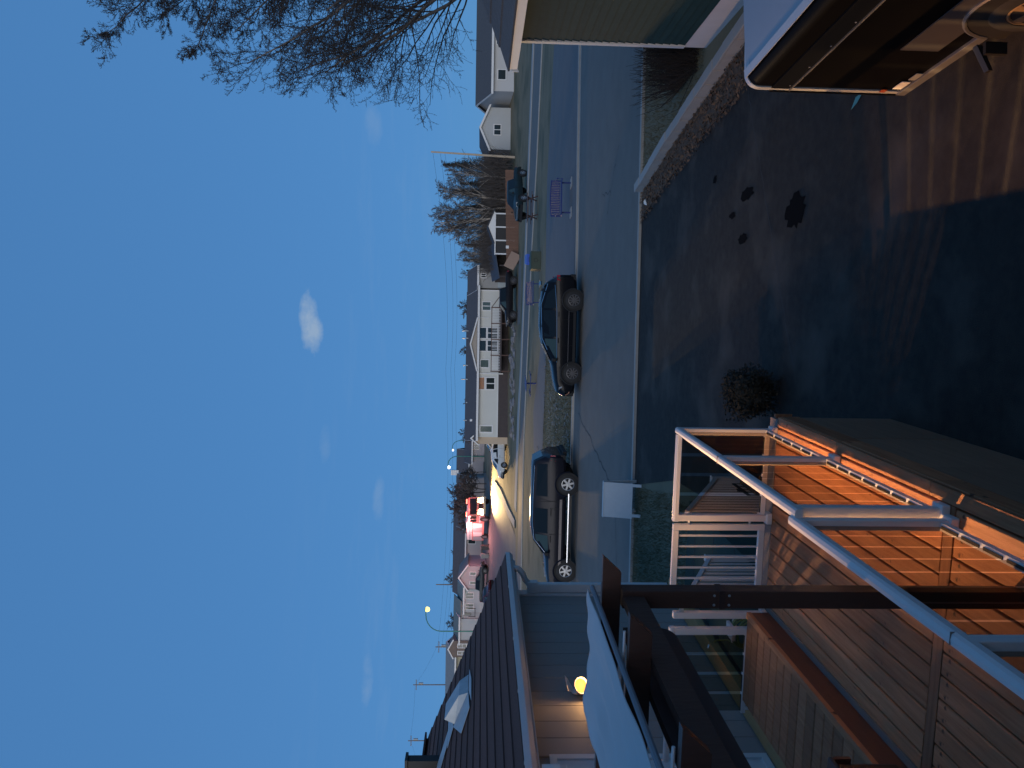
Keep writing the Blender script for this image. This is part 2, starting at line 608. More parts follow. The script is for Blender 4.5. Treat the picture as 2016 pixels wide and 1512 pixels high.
sk = MB().box(-.006, .006, -.5, .5, 0, .94).mesh('skirt_board', M_skirt)
for k in range(7):
    o = dlink('skirt_board', sk, (-1.105 - .002 * (k % 2), 6.27 - k * 1.003, .008))
dpart(MB().box(-2.9, -1.11, 6.755, 6.767, .01, .95), 'skirt_board', M_skirt)
dpart(MB().box(-2.85, -1.2, .45, 6.7, .98, 1.10), 'joist_frame', M_grey_board_and_shade)
# raised step: planks across, nosing, dark riser
b3 = board_mesh('plank', .136, .80, .03, M_deckx)
for i in range(39):
    o = dlink('plank', b3, (-3.38, 6.44 - i * .1435, 1.37 + random.uniform(-.002, .002)), math.pi / 2)
dpart(MB().box(-2.975, -2.915, .75, 6.52, 1.335, 1.374), 'nosing', M_deck)
dpart(MB().box(-2.935, -2.921, .75, 6.52, 1.152, 1.333), 'riser', M_riser)
dpart(MB().box(-2.918, -2.865, .75, 6.62, 1.152, 1.166), 'foot_shade_strip', M_grey_board_and_shade)  # grey strip added for the shade at the riser's foot
dpart(MB().box(-3.79, -3.76, .75, 6.52, .1, 1.335), 'step_side', M_skirt)
dpart(MB().box(-3.78, -2.95, 6.49, 6.52, .1, 1.335), 'step_end', M_skirt)
# lower landing with green carpet and treated edge timber along the house
M_turf = mat('green_carpet', (.012, .040, .034), .95, c2=(.020, .056, .046), nscale=40, bump=.4, bscale=200)
land = thing('lower_landing', 'low landing of dark green carpet between deck and grey house wall', 'landing', (-3.7, 8.4, 0))
o = MB().box(-.62, .72, -1.75, 2.1, .05, .80).build('carpet_top', M_turf, land)
MB().box(-.86, -.64, -3.6, 2.5, .84, .945).build('edge_timber', M_treated, land, bevel=.006)
for k in range(5):
    MB().box(-.60, .70, -1.5 + k * .8, -1.488 + k * .8, .8005, .804).build('seam', M_gasket, land)

# ------------------------------------------------------------------ glass picket railing
railing = thing('glass_railing', 'white railing with smoked glass pickets along the deck edges', 'railing', (-1.22, 5, DZ))


def rl(mb, name, m, parent=None, smooth=None, bevel=0.):
    o = mb.build(name, m, parent or railing, smooth, bevel)
    if parent is None:
        o.matrix_parent_inverse = railing.matrix_world.inverted() if False else Matrix.Translation((1.22, -5, -DZ))
    return o


def rpost(x, y, z0=DZ, z1=2.045, w=.062):
    p = rl(MB().box(x - w / 2, x + w / 2, y - w / 2, y + w / 2, z0, z1), 'post', M_alu, bevel=.006)
    MB().box(x - .052, x + .052, y - .052, y + .052, z0 + .002, z0 + .055).build('base_cover', M_alu, p, bevel=.008)
    return p


def toprail(p, q, w=.062, h=.05):
    p, q = Vector(p), Vector(q)
    d = (q - p).normalized()
    s = d.cross(Vector((0, 0, 1))).normalized()
    prof = [(-w / 2, -h), (w / 2, -h), (w / 2, -.018), (w * .36, -.004), (0, 0), (-w * .36, -.004), (-w / 2, -.018)]
    return MB().prism([p + s * a + Vector((0, 0, b)) for a, b in prof], q - p)


def glazed(p, q, zb, zt, gw=.128, gap=.032):
    """bottom rail, gaskets and glass pickets between two posts"""
    p, q = Vector((p[0], p[1], 0)), Vector((q[0], q[1], 0))
    L = (q - p).length
    d = (q - p).normalized()
    br = rl(MB().bar(p + Vector((0, 0, zb)), q + Vector((0, 0, zb)), .045, .04), 'bottom_rail', M_alu)
    n = max(1, int((L - gap) / (gw + gap)))
    st = L / n
    for i in range(n):
        c = p + d * (st * (i + .5))
        a, b = c - d * (st - gap) / 2, c + d * (st - gap) / 2
        g = rl(MB().bar((a.x, a.y, (zb + zt) / 2), (b.x, b.y, (zb + zt) / 2), .006, zt - zb - .03), 'glass_picket', M_glassrail)
        MB().bar((a.x, a.y, zb + .022), (b.x, b.y, zb + .022), .018, .006).build('gasket', M_gasket, br)


RX = -1.22
for y in (6.65, 5.45, 4.12):
    rpost(RX, y)
for y in (4.03, 2.55, 1.1):
    rpost(-1.27, y, DZ, 2.055)
rpost(-2.04, 6.65)
rpost(-2.985, 6.62)
rpost(-3.125, 6.58, 1.20, 2.05)
rl(toprail((RX, 6.684, 2.09), (RX, 4.04, 2.09)), 'top_rail', M_alu)
rl(toprail((-1.27, 4.10, 2.10), (-1.27, .5, 2.10)), 'top_rail', M_alu)
rl(toprail((-1.255, 6.65, 2.088), (-2.075, 6.65, 2.088)), 'top_rail', M_alu)
rl(toprail((-3.09, 6.58, 2.088), (-4.45, 6.58, 2.088)), 'top_rail', M_alu)
for yy in (5.45, 2.6):
    rl(MB().box(-1.2905 if yy < 4 else -1.2525, -1.2395 if yy < 4 else -1.1885, yy - .0015, yy + .0015, 2.04, 2.0915 if yy > 4 else 2.1015), 'rail_joint', M_grey_board_and_shade)
glazed((RX, 6.615), (RX, 5.485), 1.235, 2.04)
glazed((RX, 5.415), (RX, 4.155), 1.235, 2.04)
glazed((-1.27, 3.995), (-1.27, 2.585), 1.235, 2.05)
glazed((-1.27, 2.515), (-1.27, 1.135), 1.235, 2.05)
glazed((-1.255, 6.65), (-2.005, 6.65), 1.235, 2.04)
glazed((-3.16, 6.58), (-3.95, 6.58), 1.335, 2.04)
for x in (-3.30, -3.62, -3.90):
    rl(MB().box(x - .012, x + .012, 6.55, 6.575, 1.25, 1.315), 'rail_foot', M_alu)

# ------------------------------------------------------------------ gate and stair rails
gate = thing('picket_gate', 'white picket gate on two hinges at the head of the deck stairs', 'gate', (-2.10, 6.64, DZ))
GX0, GX1 = 0., -.82
for x in (GX0 - .03, GX1 + .03):
    MB().box(x - .028, x + .028, -.02, .02, .06, .93).build('stile', M_alu, gate, bevel=.004)
MB().box(GX1 + .058, GX0 - .058, -.02, .02, .875, .93).build('top_bar', M_alu, gate, bevel=.004)
MB().box(GX1 + .058, GX0 - .058, -.02, .02, .06, .115).build('bottom_bar', M_alu, gate, bevel=.004)
pk = MB().box(-.008, .008, -.008, .008, .115, .875).mesh('picket', M_alu)
for k in range(6):
    link('picket', pk, gate, (GX0 - .115 - k * .104, 0, 0))
for z in (.20, .78):
    mb = MB()
    for a in (-.012, .012):
        mb.tube([(.03, a, z), (.005, a * .4, z), (-.012, a, z)], .008, 6)
    mb.build('hinge', M_galv, gate)
MB().box(GX1 - .05, GX1 + .05, -.045, -.022, .80, .84).build('latch', M_galv, gate)
gh = MB()
gh.prism([(GX1 + .03, -.03, .30), (GX1 + .09, -.03, .50), (GX1 + .06, -.03, .86), (GX1 + .03, -.03, .86)], (0, .008, 0))
gh.build('brace_plate', M_alu, gate)

stair = thing('deck_stairs', 'wooden steps with white picket handrails going down from the gate', 'stairs', (-2.5, 6.8, 0))
NST = 5
for k in range(NST):
    z = DZ * (NST - k) / (NST + 1)
    for j in range(2):
        MB().box(-.42, .40, .02 + k * .28 + j * .138, .02 + k * .28 + j * .138 + .132, z - .035, z).build('tread', M_deckx, stair)
for x in (-.44, .42):
    MB().prism([(x - .02, 0, .95), (x - .02, 0, .62), (x - .02, 1.42, .0), (x - .02, 1.42, .16)], (.038, 0, 0)).build('stringer', M_skirt, stair)
for sx, zt in ((.455, 1.25), (-.475, 1.27)):
    hr = MB().bar((sx, .0, 1.905), (sx, 1.30, zt - .04), .045, .045).build('handrail', M_alu, stair)
    MB().bar((sx, .0, 1.205), (sx, 1.30, zt - .73), .035, .035).build('lower_rail', M_alu, stair)
    nw = MB().box(sx - .031, sx + .031, 1.28, 1.342, .01, zt).build('newel_post', M_alu, stair, bevel=.004)
    MB().box(sx - .036, sx + .036, 1.275, 1.347, zt, zt + .015).build('post_cap', M_alu, nw)
    for k in range(13):
        y = .07 + k * .096
        a = 1.205 + (zt - .73 - 1.205) * y / 1.3
        b = 1.905 + (zt - .04 - 1.905) * y / 1.3
        MB().box(sx - .009, sx + .009, y - .009, y + .009, a, b - .02).build('picket', M_alu, stair)
# black slotted planter hung on the right stair rail
pb = thing('slotted_planter', 'small black slotted planter box hung on the stair handrail', 'planter', (-1.94, 7.62, .87))
mb = MB()
mb.box(-.09, .09, -.24, .24, 0, .012)
for x in (-.09, .082):
    mb.box(x, x + .008, -.24, .24, .012, .05).box(x, x + .008, -.24, .24, .11, .14).box(x, x + .008, -.24, .24, .20, .24)
    for y in (-.24, -.12, 0, .12, .232):
        mb.box(x + .001, x + .007, y, y + .008, .05, .20)
mb.build('box', M_black, pb)
MB().box(-.08, .08, -.23, .23, .012, .15).build('soil', M_soil, pb)
MB().box(-.115, -.092, -.05, .05, .18, .26).build('hook', M_black, pb)

# garden hose on a white hanger, sprinkler stake
hs = thing('garden_hose', 'green garden hose coiled on a white hanger beyond the deck post', 'hose', (-3.46, 7.3, .80))
M_hose = mat('hose_green', (.09, .14, .030), .45)
MB().box(-.012, .012, .03, .045, 0, .52).box(-.16, .16, .03, .05, .36, .40).build('hanger_stand', M_alu, hs)
MB().box(-.05, .09, -.16, .03, .44, .47).build('hanger_arm', M_alu, hs)
mb = MB()
for k in range(7):
    pts = []
    ra, rb = .16 + .012 * (k % 3), .17 + .014 * (k % 4)
    for a in range(25):
        t = 2 * math.pi * a / 24
        pts.append((ra * math.cos(t), -.02 - k * .020 + .01 * math.sin(3 * t), .28 + rb * math.sin(t) - .012 * k))
    mb.tube(pts, .0095, 6)
mb.build('coil', M_hose, hs, 60)
MB().tube([(-.16, -.03, .2), (-.35, .25, .02), (-.55, .7, .02), (-.7, 1.2, .02), (-.85, 1.5, .05), (-.92, 1.52, .14)], .0095, 6).build('loose_end', M_hose, hs, 60)
MB().tube([(-.92, 1.52, .14), (-.96, 1.50, .16)], .016, 8).build('nozzle', M_chrome, hs)

# ------------------------------------------------------------------ pergola with its canopy
perg = thing('pergola', 'dark brown stained timber pergola with angled rafter tails over the deck', 'pergola', (-1.475, 3.48, DZ))


def pg(mb, name, m=None, parent=None, smooth=None, bevel=0.):
    o = mb.build(name, m or M_pergola, parent or perg, smooth, bevel)
    if parent is None:
        o.matrix_parent_inverse = Matrix.Translation((1.475, -3.48, -DZ))
    return o


post = pg(MB().box(-1.52, -1.431, 3.436, 3.525, DZ + .001, 3.19), 'post', bevel=.004)
st = MB().box(-1.5225, -1.4285, 3.4335, 3.5275, 2.68, 2.71)
st.build('strap', mat('strap_brown', (.07, .04, .035), .4, .3), post)
for z in (2.66, 2.735):
    for x in (-1.50, -1.452):
        MB().lathe([(0, -.004), (.006, -.003), (.007, 0)], 8, 'y', 0, (x, 3.435, z)).build('bolt', M_galv, post)
for y in (3.50, 2.83, 2.05, 1.25):
    rf = pg(MB().prism([(-1.27, y - .02, 3.285), (-1.355, y - .02, 3.192), (-4.3, y - .02, 3.192), (-4.3, y - .02, 3.285)], (0, .04, 0)), 'rafter')
    if y < 3.4:
        MB().tube([(-1.36, y + .028, 3.296), (-2.1, y + .028, 3.296)], .006, 6).build('slide_rod', M_alu, rf)
pg(MB().box(-1.497, -1.455, .4, 3.433, 3.085, 3.190), 'outer_beam')
prof = [(3.40, 3.190), (3.40, 3.03)] + [(3.40 - .09 * (1 - math.cos(a)), 3.03 - .08 * math.sin(a)) for a in [R(15 * k) for k in range(1, 7)]] + [(.4, 2.95), (.4, 3.190)]
pg(MB().prism([(-1.642, y, z) for y, z in prof], (.042, 0, 0)), 'inner_beam', M_beam)
pg(MB().box(-4.34, -4.30, .4, 3.52, 3.03, 3.190), 'wall_beam')

canopy = thing('fabric_canopy', 'pale canvas canopy strip bunched on top of the pergola rafters', 'canopy', (-1.8, 2, 3.3))
nx, ny = 26, 64
vs = []
for j in range(ny + 1):
    for i in range(nx + 1):
        u_, v_ = i / nx, j / ny
        pk_ = math.exp(-((v_ - .16) / .05) ** 2) * u_
        x = -1.47 - .66 * u_ + .03 * pk_
        y = 3.56 - 3.2 * v_
        z = 3.318 - .010 * math.sin(u_ * math.pi) + .006 * math.sin(u_ * 9 + v_ * 7) + .005 * math.sin(u_ * 23 + 5 * math.sin(v_ * 9)) + .016 * pk_ * math.sin(u_ * 30) \
            + .02 * math.exp(-((u_ - .55 - .25 * v_) / .05) ** 2) * sstep(.25, .5, v_)
        vs.append((x + 1.8, y - 2, z - 3.3 + .022))
fs = [(j * (nx + 1) + i, (j + 1) * (nx + 1) + i, (j + 1) * (nx + 1) + i + 1, j * (nx + 1) + i + 1) for j in range(ny) for i in range(nx)]
o = MB().add(vs, fs).build('canvas', M_canvas, canopy, 80)
so = o.modifiers.new('solid', 'SOLIDIFY')
so.thickness = .004
MB().tube([(.335, 1.57, .02), (.335, -1.6, .02)], .013, 8).build('hem_rod', mat('hem_grey', (.20, .20, .22), .7), canopy)

# ------------------------------------------------------------------ house beside the deck
H = thing('grey_house', 'grey sided house with brown shingle roof beside the deck', 'house', (-4.6, 8, 0))


def hp(mb, name, m, parent=None, smooth=None, bevel=0.):
    o = mb.build(name, m, parent or H, smooth, bevel)
    if parent is None:
        o.matrix_parent_inverse = Matrix.Translation((4.6, -8, 0))
    return o


wall = hp(MB().prism([(-4.622, 11.0, 0), (-4.622, 11.0, 3.31), (-7.33, 11.0, 4.45), (-10.04, 11.0, 3.31), (-10.04, 11.0, 0)], (0, -13, 0)), 'wall', M_sidg)
pn = MB().prism([(0, -.147, .92), (0, .147, .92), (-.012, .151, .92), (-.02, .151, .92), (-.02, -.151, .92), (-.012, -.151, .92)], (0, 0, 2.385)).mesh('siding_panel', M_sidg)
for k in range(24):
    y = 10.70 - k * .305
    if 6.2 < y < 6.9:
        continue
    o = link('siding_panel', pn, wall, (-4.60, y, 0))
hp(MB().box(-4.62, -4.59, -1.9, 11.0, .60, .915), 'foundation', M_conc)
cb = hp(MB().box(-4.61, -4.575, 10.86, 11.03, .92, 3.30), 'corner_board', M_white, bevel=.004)
hp(MB().box(-4.60, -4.24, -1.5, 11.42, 3.312, 3.326), 'soffit', M_white)
hp(MB().box(-4.262, -4.24, -1.5, 11.44, 3.33, 3.45), 'fascia', M_white)
gut = MB().prism([(-4.238, 11.46, 3.462), (-4.238, 11.46, 3.35), (-4.16, 11.46, 3.35), (-4.12, 11.46, 3.40), (-4.12, 11.46, 3.462), (-4.132, 11.46, 3.462), (-4.135, 11.46, 3.40), (-4.165, 11.46, 3.364), (-4.226, 11.46, 3.364), (-4.226, 11.46, 3.462)], (0, -13, 0))
g_ = hp(gut, 'gutter', M_white)
for y in (10.1, 8.5, 7.3, 6.1):
    MB().box(-4.236, -4.122, y, y + .02, 3.455, 3.466).build('gutter_strap', M_galv, g_)
ds = MB()
ds.tube([(-4.19, 10.95, 3.36), (-4.20, 10.95, 3.28), (-4.28, 10.95, 3.21), (-4.38, 10.95, 3.17), (-4.46, 10.95, 3.10)], .045, 10)
ds.box(-4.565, -4.40, 10.88, 11.0, 2.98, 3.14).box(-4.555, -4.43, 10.89, 10.99, .95, 2.98)
hp(ds, 'downspout', M_white, smooth=50)
SLP = .391
def roofz(x):
    return 3.43 + (-4.16 - x) * SLP
n_c = 16
for k in range(n_c):
    xa = -4.16 - k * (3.17 / n_c)
    xb = -4.16 - (k + 1) * (3.17 / n_c) - .02
    h0 = .020
    P = [(xa, 11.47, roofz(xa) + .02 + h0), (xa, 11.47, roofz(xa) + .02), (xb, 11.47, roofz(xb) + .02), (xb, 11.47, roofz(xb) + .024)]
    c_ = hp(MB().prism(P, (0, -13.2, 0)), 'shingle_course', M_roofb)
hp(MB().prism([(-4.2, 11.46, roofz(-4.2)), (-7.33, 11.46, roofz(-7.33)), (-10.46, 11.46, roofz(-4.2)), (-10.46, 11.46, roofz(-4.2) + .018), (-7.33, 11.46, roofz(-7.33) + .018), (-4.2, 11.46, roofz(-4.2) + .018)], (0, -13.1, 0)), 'roof_deck', M_roofb)
hp(MB().prism([(-7.33, 11.47, roofz(-7.33) + .06), (-10.5, 11.47, roofz(-4.16) + .03), (-10.5, 11.47, roofz(-4.16) + .01), (-7.33, 11.47, roofz(-7.33) + .03)], (0, -13.2, 0)), 'roof_slope', M_roofb)
hp(MB().bar((-7.33, 11.47, roofz(-7.33) + .055), (-7.33, -1.7, roofz(-7.33) + .055), .22, .03), 'ridge_cap', M_roofb)


def onroof(x, y, dz=.0):
    return (x, y, roofz(x) + .045 + dz)


# brown vent box with bright flashing, and a chimney pipe with flashing
vt = hp(MB().add([onroof(-6.02, 10.25), onroof(-6.02, 9.75), onroof(-5.55, 9.75), onroof(-5.55, 10.25), onroof(-5.98, 10.2, .16), onroof(-5.98, 9.8, .16), onroof(-5.62, 9.8, .10), onroof(-5.62, 10.2, .10)],
                 [(0, 1, 5, 4), (1, 2, 6, 5), (2, 3, 7, 6), (3, 0, 4, 7), (4, 5, 6, 7)]), 'roof_vent', M_galv)
fl = MB()
fl.prism([onroof(-6.28, 10.55, .004), onroof(-6.04, 10.28, .004), onroof(-6.04, 9.72, .004), onroof(-6.22, 9.5, .004)], (0, 0, .006))
fl.prism([onroof(-6.04, 9.715, .004), onroof(-5.52, 9.715, .004), onroof(-5.46, 9.22, .004), onroof(-5.72, 9.05, .004)], (0, 0, .006))
fl.prism([onroof(-5.50, 9.72, .005), onroof(-5.50, 10.3, .005), onroof(-5.42, 9.9, .005), onroof(-5.40, 9.3, .005)], (0, 0, .006))
fl.build('flashing', M_galv, vt)
ch = hp(MB().box(-6.74, -6.60, 9.78, 9.92, 4.2, 4.86), 'chimney_pipe', mat('flue_black', (.014, .014, .016), .6))
MB().box(-6.77, -6.57, 9.75, 9.95, 4.862, 4.90).build('flue_cap', M_black, ch)
fl = MB()
fl.prism([onroof(-6.24, 9.96, .004), onroof(-6.24, 9.62, .004), onroof(-6.60, 9.2, .004), onroof(-6.78, 9.2, .004), onroof(-6.58, 9.70, .004)], (0, 0, .006))
fl.build('flashing', M_galv, ch)
wn = hp(MB().box(-4.60, -4.568, 6.22, 6.29, .95, 3.16).box(-4.60, -4.568, 6.80, 6.87, .95, 3.16).box(-4.60, -4.568, 6.29, 6.80, 3.09, 3.16).box(-4.60, -4.568, 6.29, 6.80, .95, 1.02), 'door', M_white)
MB().box(-4.605, -4.590, 6.29, 6.80, 1.02, 3.09).build('door_panel', M_white, wn)

# flood lamp on the grey wall: lit
LMP = Vector((-4.585, 8.05, 2.74))
fl_ = thing('flood_lamp', 'lit white flood lamp on the grey siding above the canopy', 'lamp', LMP)
M_fix = mat('lamp_white', (.75, .74, .72), .4)
MB().lathe([(0, 0), (.05, 0), (.055, .015), (.03, .03), (0, .03)], 16, 'x').build('wall_plate', M_fix, fl_, 40)
AIM = Vector((-1.2, 4.2, .6))
ax = (AIM - LMP).normalized()
hd = MB()
q = ax.to_track_quat('Z', 'Y').to_matrix().to_4x4()
hd.lathe([(.03, 0), (.045, .03), (.088, .12), (.096, .135), (.090, .135), (.078, .11), (.0, .10)], 18)
hd.v = [tuple(q @ Vector(p) + Vector((.06, 0, .0))) for p in hd.v]
head = hd.build('lamp_head', M_fix, fl_, 40)
bl = MB().lathe([(0, .132), (.045, .128), (.077, .114)], 18)
bl.v = [tuple(q @ Vector(p) + Vector((.06, 0, .0))) for p in bl.v]
bl.build('bulb_face', mat('bulb_glow', (.02, .012, .006), .6, emis=(1, .34, .05), estr=2.6), head, 60)
sh = MB()
for a in (-1, 0, 1):
    sh.prism([(.02, a * .03, .02), (.10, a * .10 - .045, .11), (.15, a * .11 + .0, .12), (.10, a * .10 + .045, .09)], (.004, 0, .006))
sh.prism([(.01, -.05, -.02), (.06, -.14, .04), (.10, -.15, -.01), (.05, -.09, -.05)], (0, .004, .004))
sh.build('shade_fin', M_fix, fl_)
MB().tube([(.03, 0, 0), (.065, 0, 0)], .016, 8).build('knuckle', M_fix, fl_)
LP_ = Vector((.06, 0, 0)) + ax * .19
hx = Vector((.766, -.642, 0))
sx_ = Vector((.642, .766, 0))
v0 = LP_ + Vector((0, 0, -.06)) - hx * .03
MB().prism([v0 - sx_ * .12, v0 + sx_ * .12, v0 + sx_ * .13 + hx * .16, v0 - sx_ * .13 + hx * .16], (0, 0, -.006)).build('added_lower_baffle', M_fix, fl_)  # added plate, blocks the lamp's steep light from the near deck


def flood(name, kind, e, aim, cone, soft):
    d_ = bpy.data.lights.new(name, kind)
    d_.energy = e
    d_.color = (1, .52, .19)
    d_.shadow_soft_size = soft
    o_ = bpy.data.objects.new(name, d_)
    col.objects.link(o_)
    o_.parent = fl_
    o_.location = LP_
    if kind == 'SPOT':
        d_.spot_size = R(cone)
        d_.spot_blend = 1
        o_.rotation_euler = (-(Vector(aim) - LMP).normalized()).to_track_quat('Z', 'Y').to_euler()


flood('flood_spill', 'SPOT', 900, (-1.0, 8.2, .2), 118, .04)
flood('flood_glow', 'POINT', 5, None, 0, .04)
# a second lamp of the same kind by the door, just past the picture's edge: its beam, cut by added baffles, falls along the railing side of the deck
fl2 = copy_tree(fl_)
fl2.location = (-4.585, 5.95, 3.20)
tag(fl2, 'unseen second lit flood lamp on the grey siding nearer the door', 'lamp')
for o_ in list(fl2.children):
    if o_.name.startswith('added_lower_baffle'):
        bpy.data.objects.remove(o_)
    elif o_.name.startswith('flood_glow'):
        bpy.data.objects.remove(o_)
    elif o_.type == 'LIGHT':
        o_.data = o_.data.copy()
        o_.data.energy = 4200
        o_.data.spot_size = R(64)
        o_.data.spot_blend = .95
        o_.data.shadow_soft_size = .035
        a2 = (Vector((-.9, 5.25, 1.1)) - Vector((-4.4, 6.2, 3.2))).normalized()
        o_.location = (.20, .0, .0)
        o_.rotation_euler = (-a2).to_track_quat('Z', 'Y').to_euler()
MB().box(.0, .38, -.6, .22, -.128, -.118).build('added_lower_baffle', M_fix, fl2)  # added plate, keeps the beam off the inner deck
MB().box(.381, .386, -.6, .22, -.062, .10).box(.0, .381, -.6, .22, .09, .10).build('added_upper_baffle', M_fix, fl2)  # added plates, cut the beam before it reaches the trailer

# black lidded box at the left end of the raised step
bx = thing('storage_box', 'black storage box with a wooden rim at the end of the raised step', 'box', (-3.02, 3.6, DZ))
MB().box(-.42, .28, -.7, .42, .22, .60).build('body', M_black, bx, bevel=.02)
MB().box(-.45, .31, -.73, .45, .602, .64).build('lid', M_black, bx, bevel=.02)
MB().box(-.44, .30, .425, .45, .50, .60).build('rim', M_riser, bx)

# ------------------------------------------------------------------ house the picture is taken from (behind the lens) and its lamp
own = thing('viewer_house', 'pale sided wall around the window the scene is seen from', 'house', (0, -.5, 0))
MB().box(-7, 9, -.3, 0, 0, 3.2).box(-7, 9, -.3, 0, 4.7, 5.5).box(-7, -.9, -.3, 0, 3.2, 4.7).box(.9, 9, -.3, 0, 3.2, 4.7).build('wall', mat('cream_siding', (.5, .47, .42), .7), own)

# ------------------------------------------------------------------ enclosed cargo trailer
TR = thing('cargo_trailer', 'black enclosed cargo trailer with pale roof parked beside the driveway bed', 'trailer', (1.73, 6.27, 0), R(6.9))
# local: x to the right (away from the deck side), y back towards the viewer's house is negative
M_tblack = mat('trailer_black', (.003, .003, .0035), .4, spec=.03, c2=(.005, .0045, .0045), nscale=2)
M_tband = mat('trailer_band', (.007, .008, .010), .4, spec=.06)
M_troof = mat('trailer_roof', (.52, .54, .56), .45, .35, c2=(.44, .46, .48), nscale=2)
M_troof2 = mat('trailer_roof_panel', (.36, .39, .43), .5, .2, c2=(.31, .34, .38), nscale=1.5)
M_talu = mat('trailer_trim', (.15, .15, .155), .4, .3)
ZB, ZT, TW, TL = .44, 1.76, 1.75, 3.3
def rsec(r, z, inset=0., n=6):
    """the body's outline seen from behind, top corners rounded"""
    P = [(inset, ZB + .0)]
    for k in range(n + 1):
        a = math.pi - (math.pi / 2) * k / n
        P.append((inset + r + r * math.cos(a), z - r + r * math.sin(a)))
    for k in range(n + 1):
        a = math.pi / 2 - (math.pi / 2) * k / n
        P.append((TW - inset - r + r * math.cos(a), z - r + r * math.sin(a)))
    P.append((TW - inset, ZB))
    return P
body = MB().prism([(x, -.02, z) for x, z in rsec(.10, ZT - .01, .012)], (0, -TL, 0)).build('body', M_tblack, TR, 30)
MB().prism([(x, 0, z) for x, z in rsec(.12, ZT, 0)], (0, -.05, 0)).build('front_corner_trim', M_troof, TR, 30)
MB().prism([(x, -TL - .02, z) for x, z in rsec(.12, ZT, 0)], (0, -.05, 0)).build('rear_corner_trim', M_troof, TR, 30)
# roof: bowed skin with pale border
vs, fs = [], []
for j in range(2):
    for k in range(13):
        t = k / 12
        vs.append((.115 + (TW - .23) * t, -.06 - (TL - .07) * j, ZT + .004 + .035 * math.sin(math.pi * t)))
fs = [(k, 13 + k, 14 + k, k + 1) for k in range(12)]
MB().add(vs, fs).build('roof_skin', M_troof2, TR, 60)
rb = MB()
rb.prism([(.07, -.052, ZT + .002), (.13, -.052, ZT + .016), (.13, -.052, ZT + .022), (.07, -.052, ZT + .008)], (0, -TL + .04, 0))
rb.build('roof_edge_trim', M_troof, TR)
MB().add([(.07, -.03, ZT + .003), (TW - .07, -.03, ZT + .003), (TW - .07, -.13, ZT + .010), (.07, -.13, ZT + .010)] + [(.3 + .1 * i, -.03 - .1 * (i // 12), ZT) for i in range(0)], [(3, 2, 1, 0)]).build('roof_cap_trim', M_troof, TR)
MB().box(-.006, .008, -TL, -.05, 1.40, 1.55).build('side_band', M_tband, TR)
MB().box(-.012, .006, -TL, -.02, 1.382, 1.394).build('side_moulding', M_talu, TR)
MB().box(-.012, .02, -1.02, -.0, .40, .475).build('sill_trim', M_talu, TR, bevel=.004)
MB().box(-.012, .02, -TL, -1.87, .40, .475).build('sill_trim', M_talu, TR, bevel=.004)
MB().box(-.012, .012, -.004, .010, ZB, 1.55).build('corner_moulding', M_tband, TR)
for k in range(9):
    MB().lathe([(0, -.006), (.006, -.004), (.008, 0)], 8, 'x', 0, (-.007, -.12 - k * .35, 1.42)).build('rivet', M_talu, TR)
MB().box(-.010, -.004, -.26, -.12, .50, .57).build('rating_sticker', mat('sticker_white', (.55, .54, .52), .6), TR)
MB().box(-.011, -.004, -.10, -.05, .60, .645).build('side_marker', mat('marker_amber', (.30, .06, .02), .3), TR)
MB().box(-.010, -.004, -.42, -.30, .49, .545).build('spec_plate', mat('plate_grey', (.2, .2, .2), .5), TR)
# grey panel low on the side by the wheel
MB().box(-.010, -.002, -2.4, -.80, .62, .90).build('lower_side_panel', mat('lower_panel_grey', (.075, .072, .075), .4, .3), TR)
arc = [(-1.44 + .41 * math.cos(R(10 + 10 * k)), .36 + .41 * math.sin(R(10 + 10 * k))) for k in range(17)]
MB().tube([(-.012, y, z) for y, z in arc], .016, 6).build('arch_trim', M_talu, TR, 50)
MB().add([(-.0135, -1.44, .36)] + [(-.0135, y, z) for y, z in arc] + [(-.0135, -1.85, .3), (-.0135, -1.03, .3)], [(0, k, k + 1) for k in range(1, 18)] + [(0, 19, 1), (0, 18, 19)]).build('wheel_well', M_under, TR)
MB().box(-.10, -.016, -.99, -.96, .24, .395).build('mud_flap', M_black, TR)
MB().prism([(-.19, -.88, .33), (-.015, -.88, .42), (-.015, -.88, .38), (-.19, -.88, .30)], (0, -.05, 0)).build('step_bracket', M_black, TR)


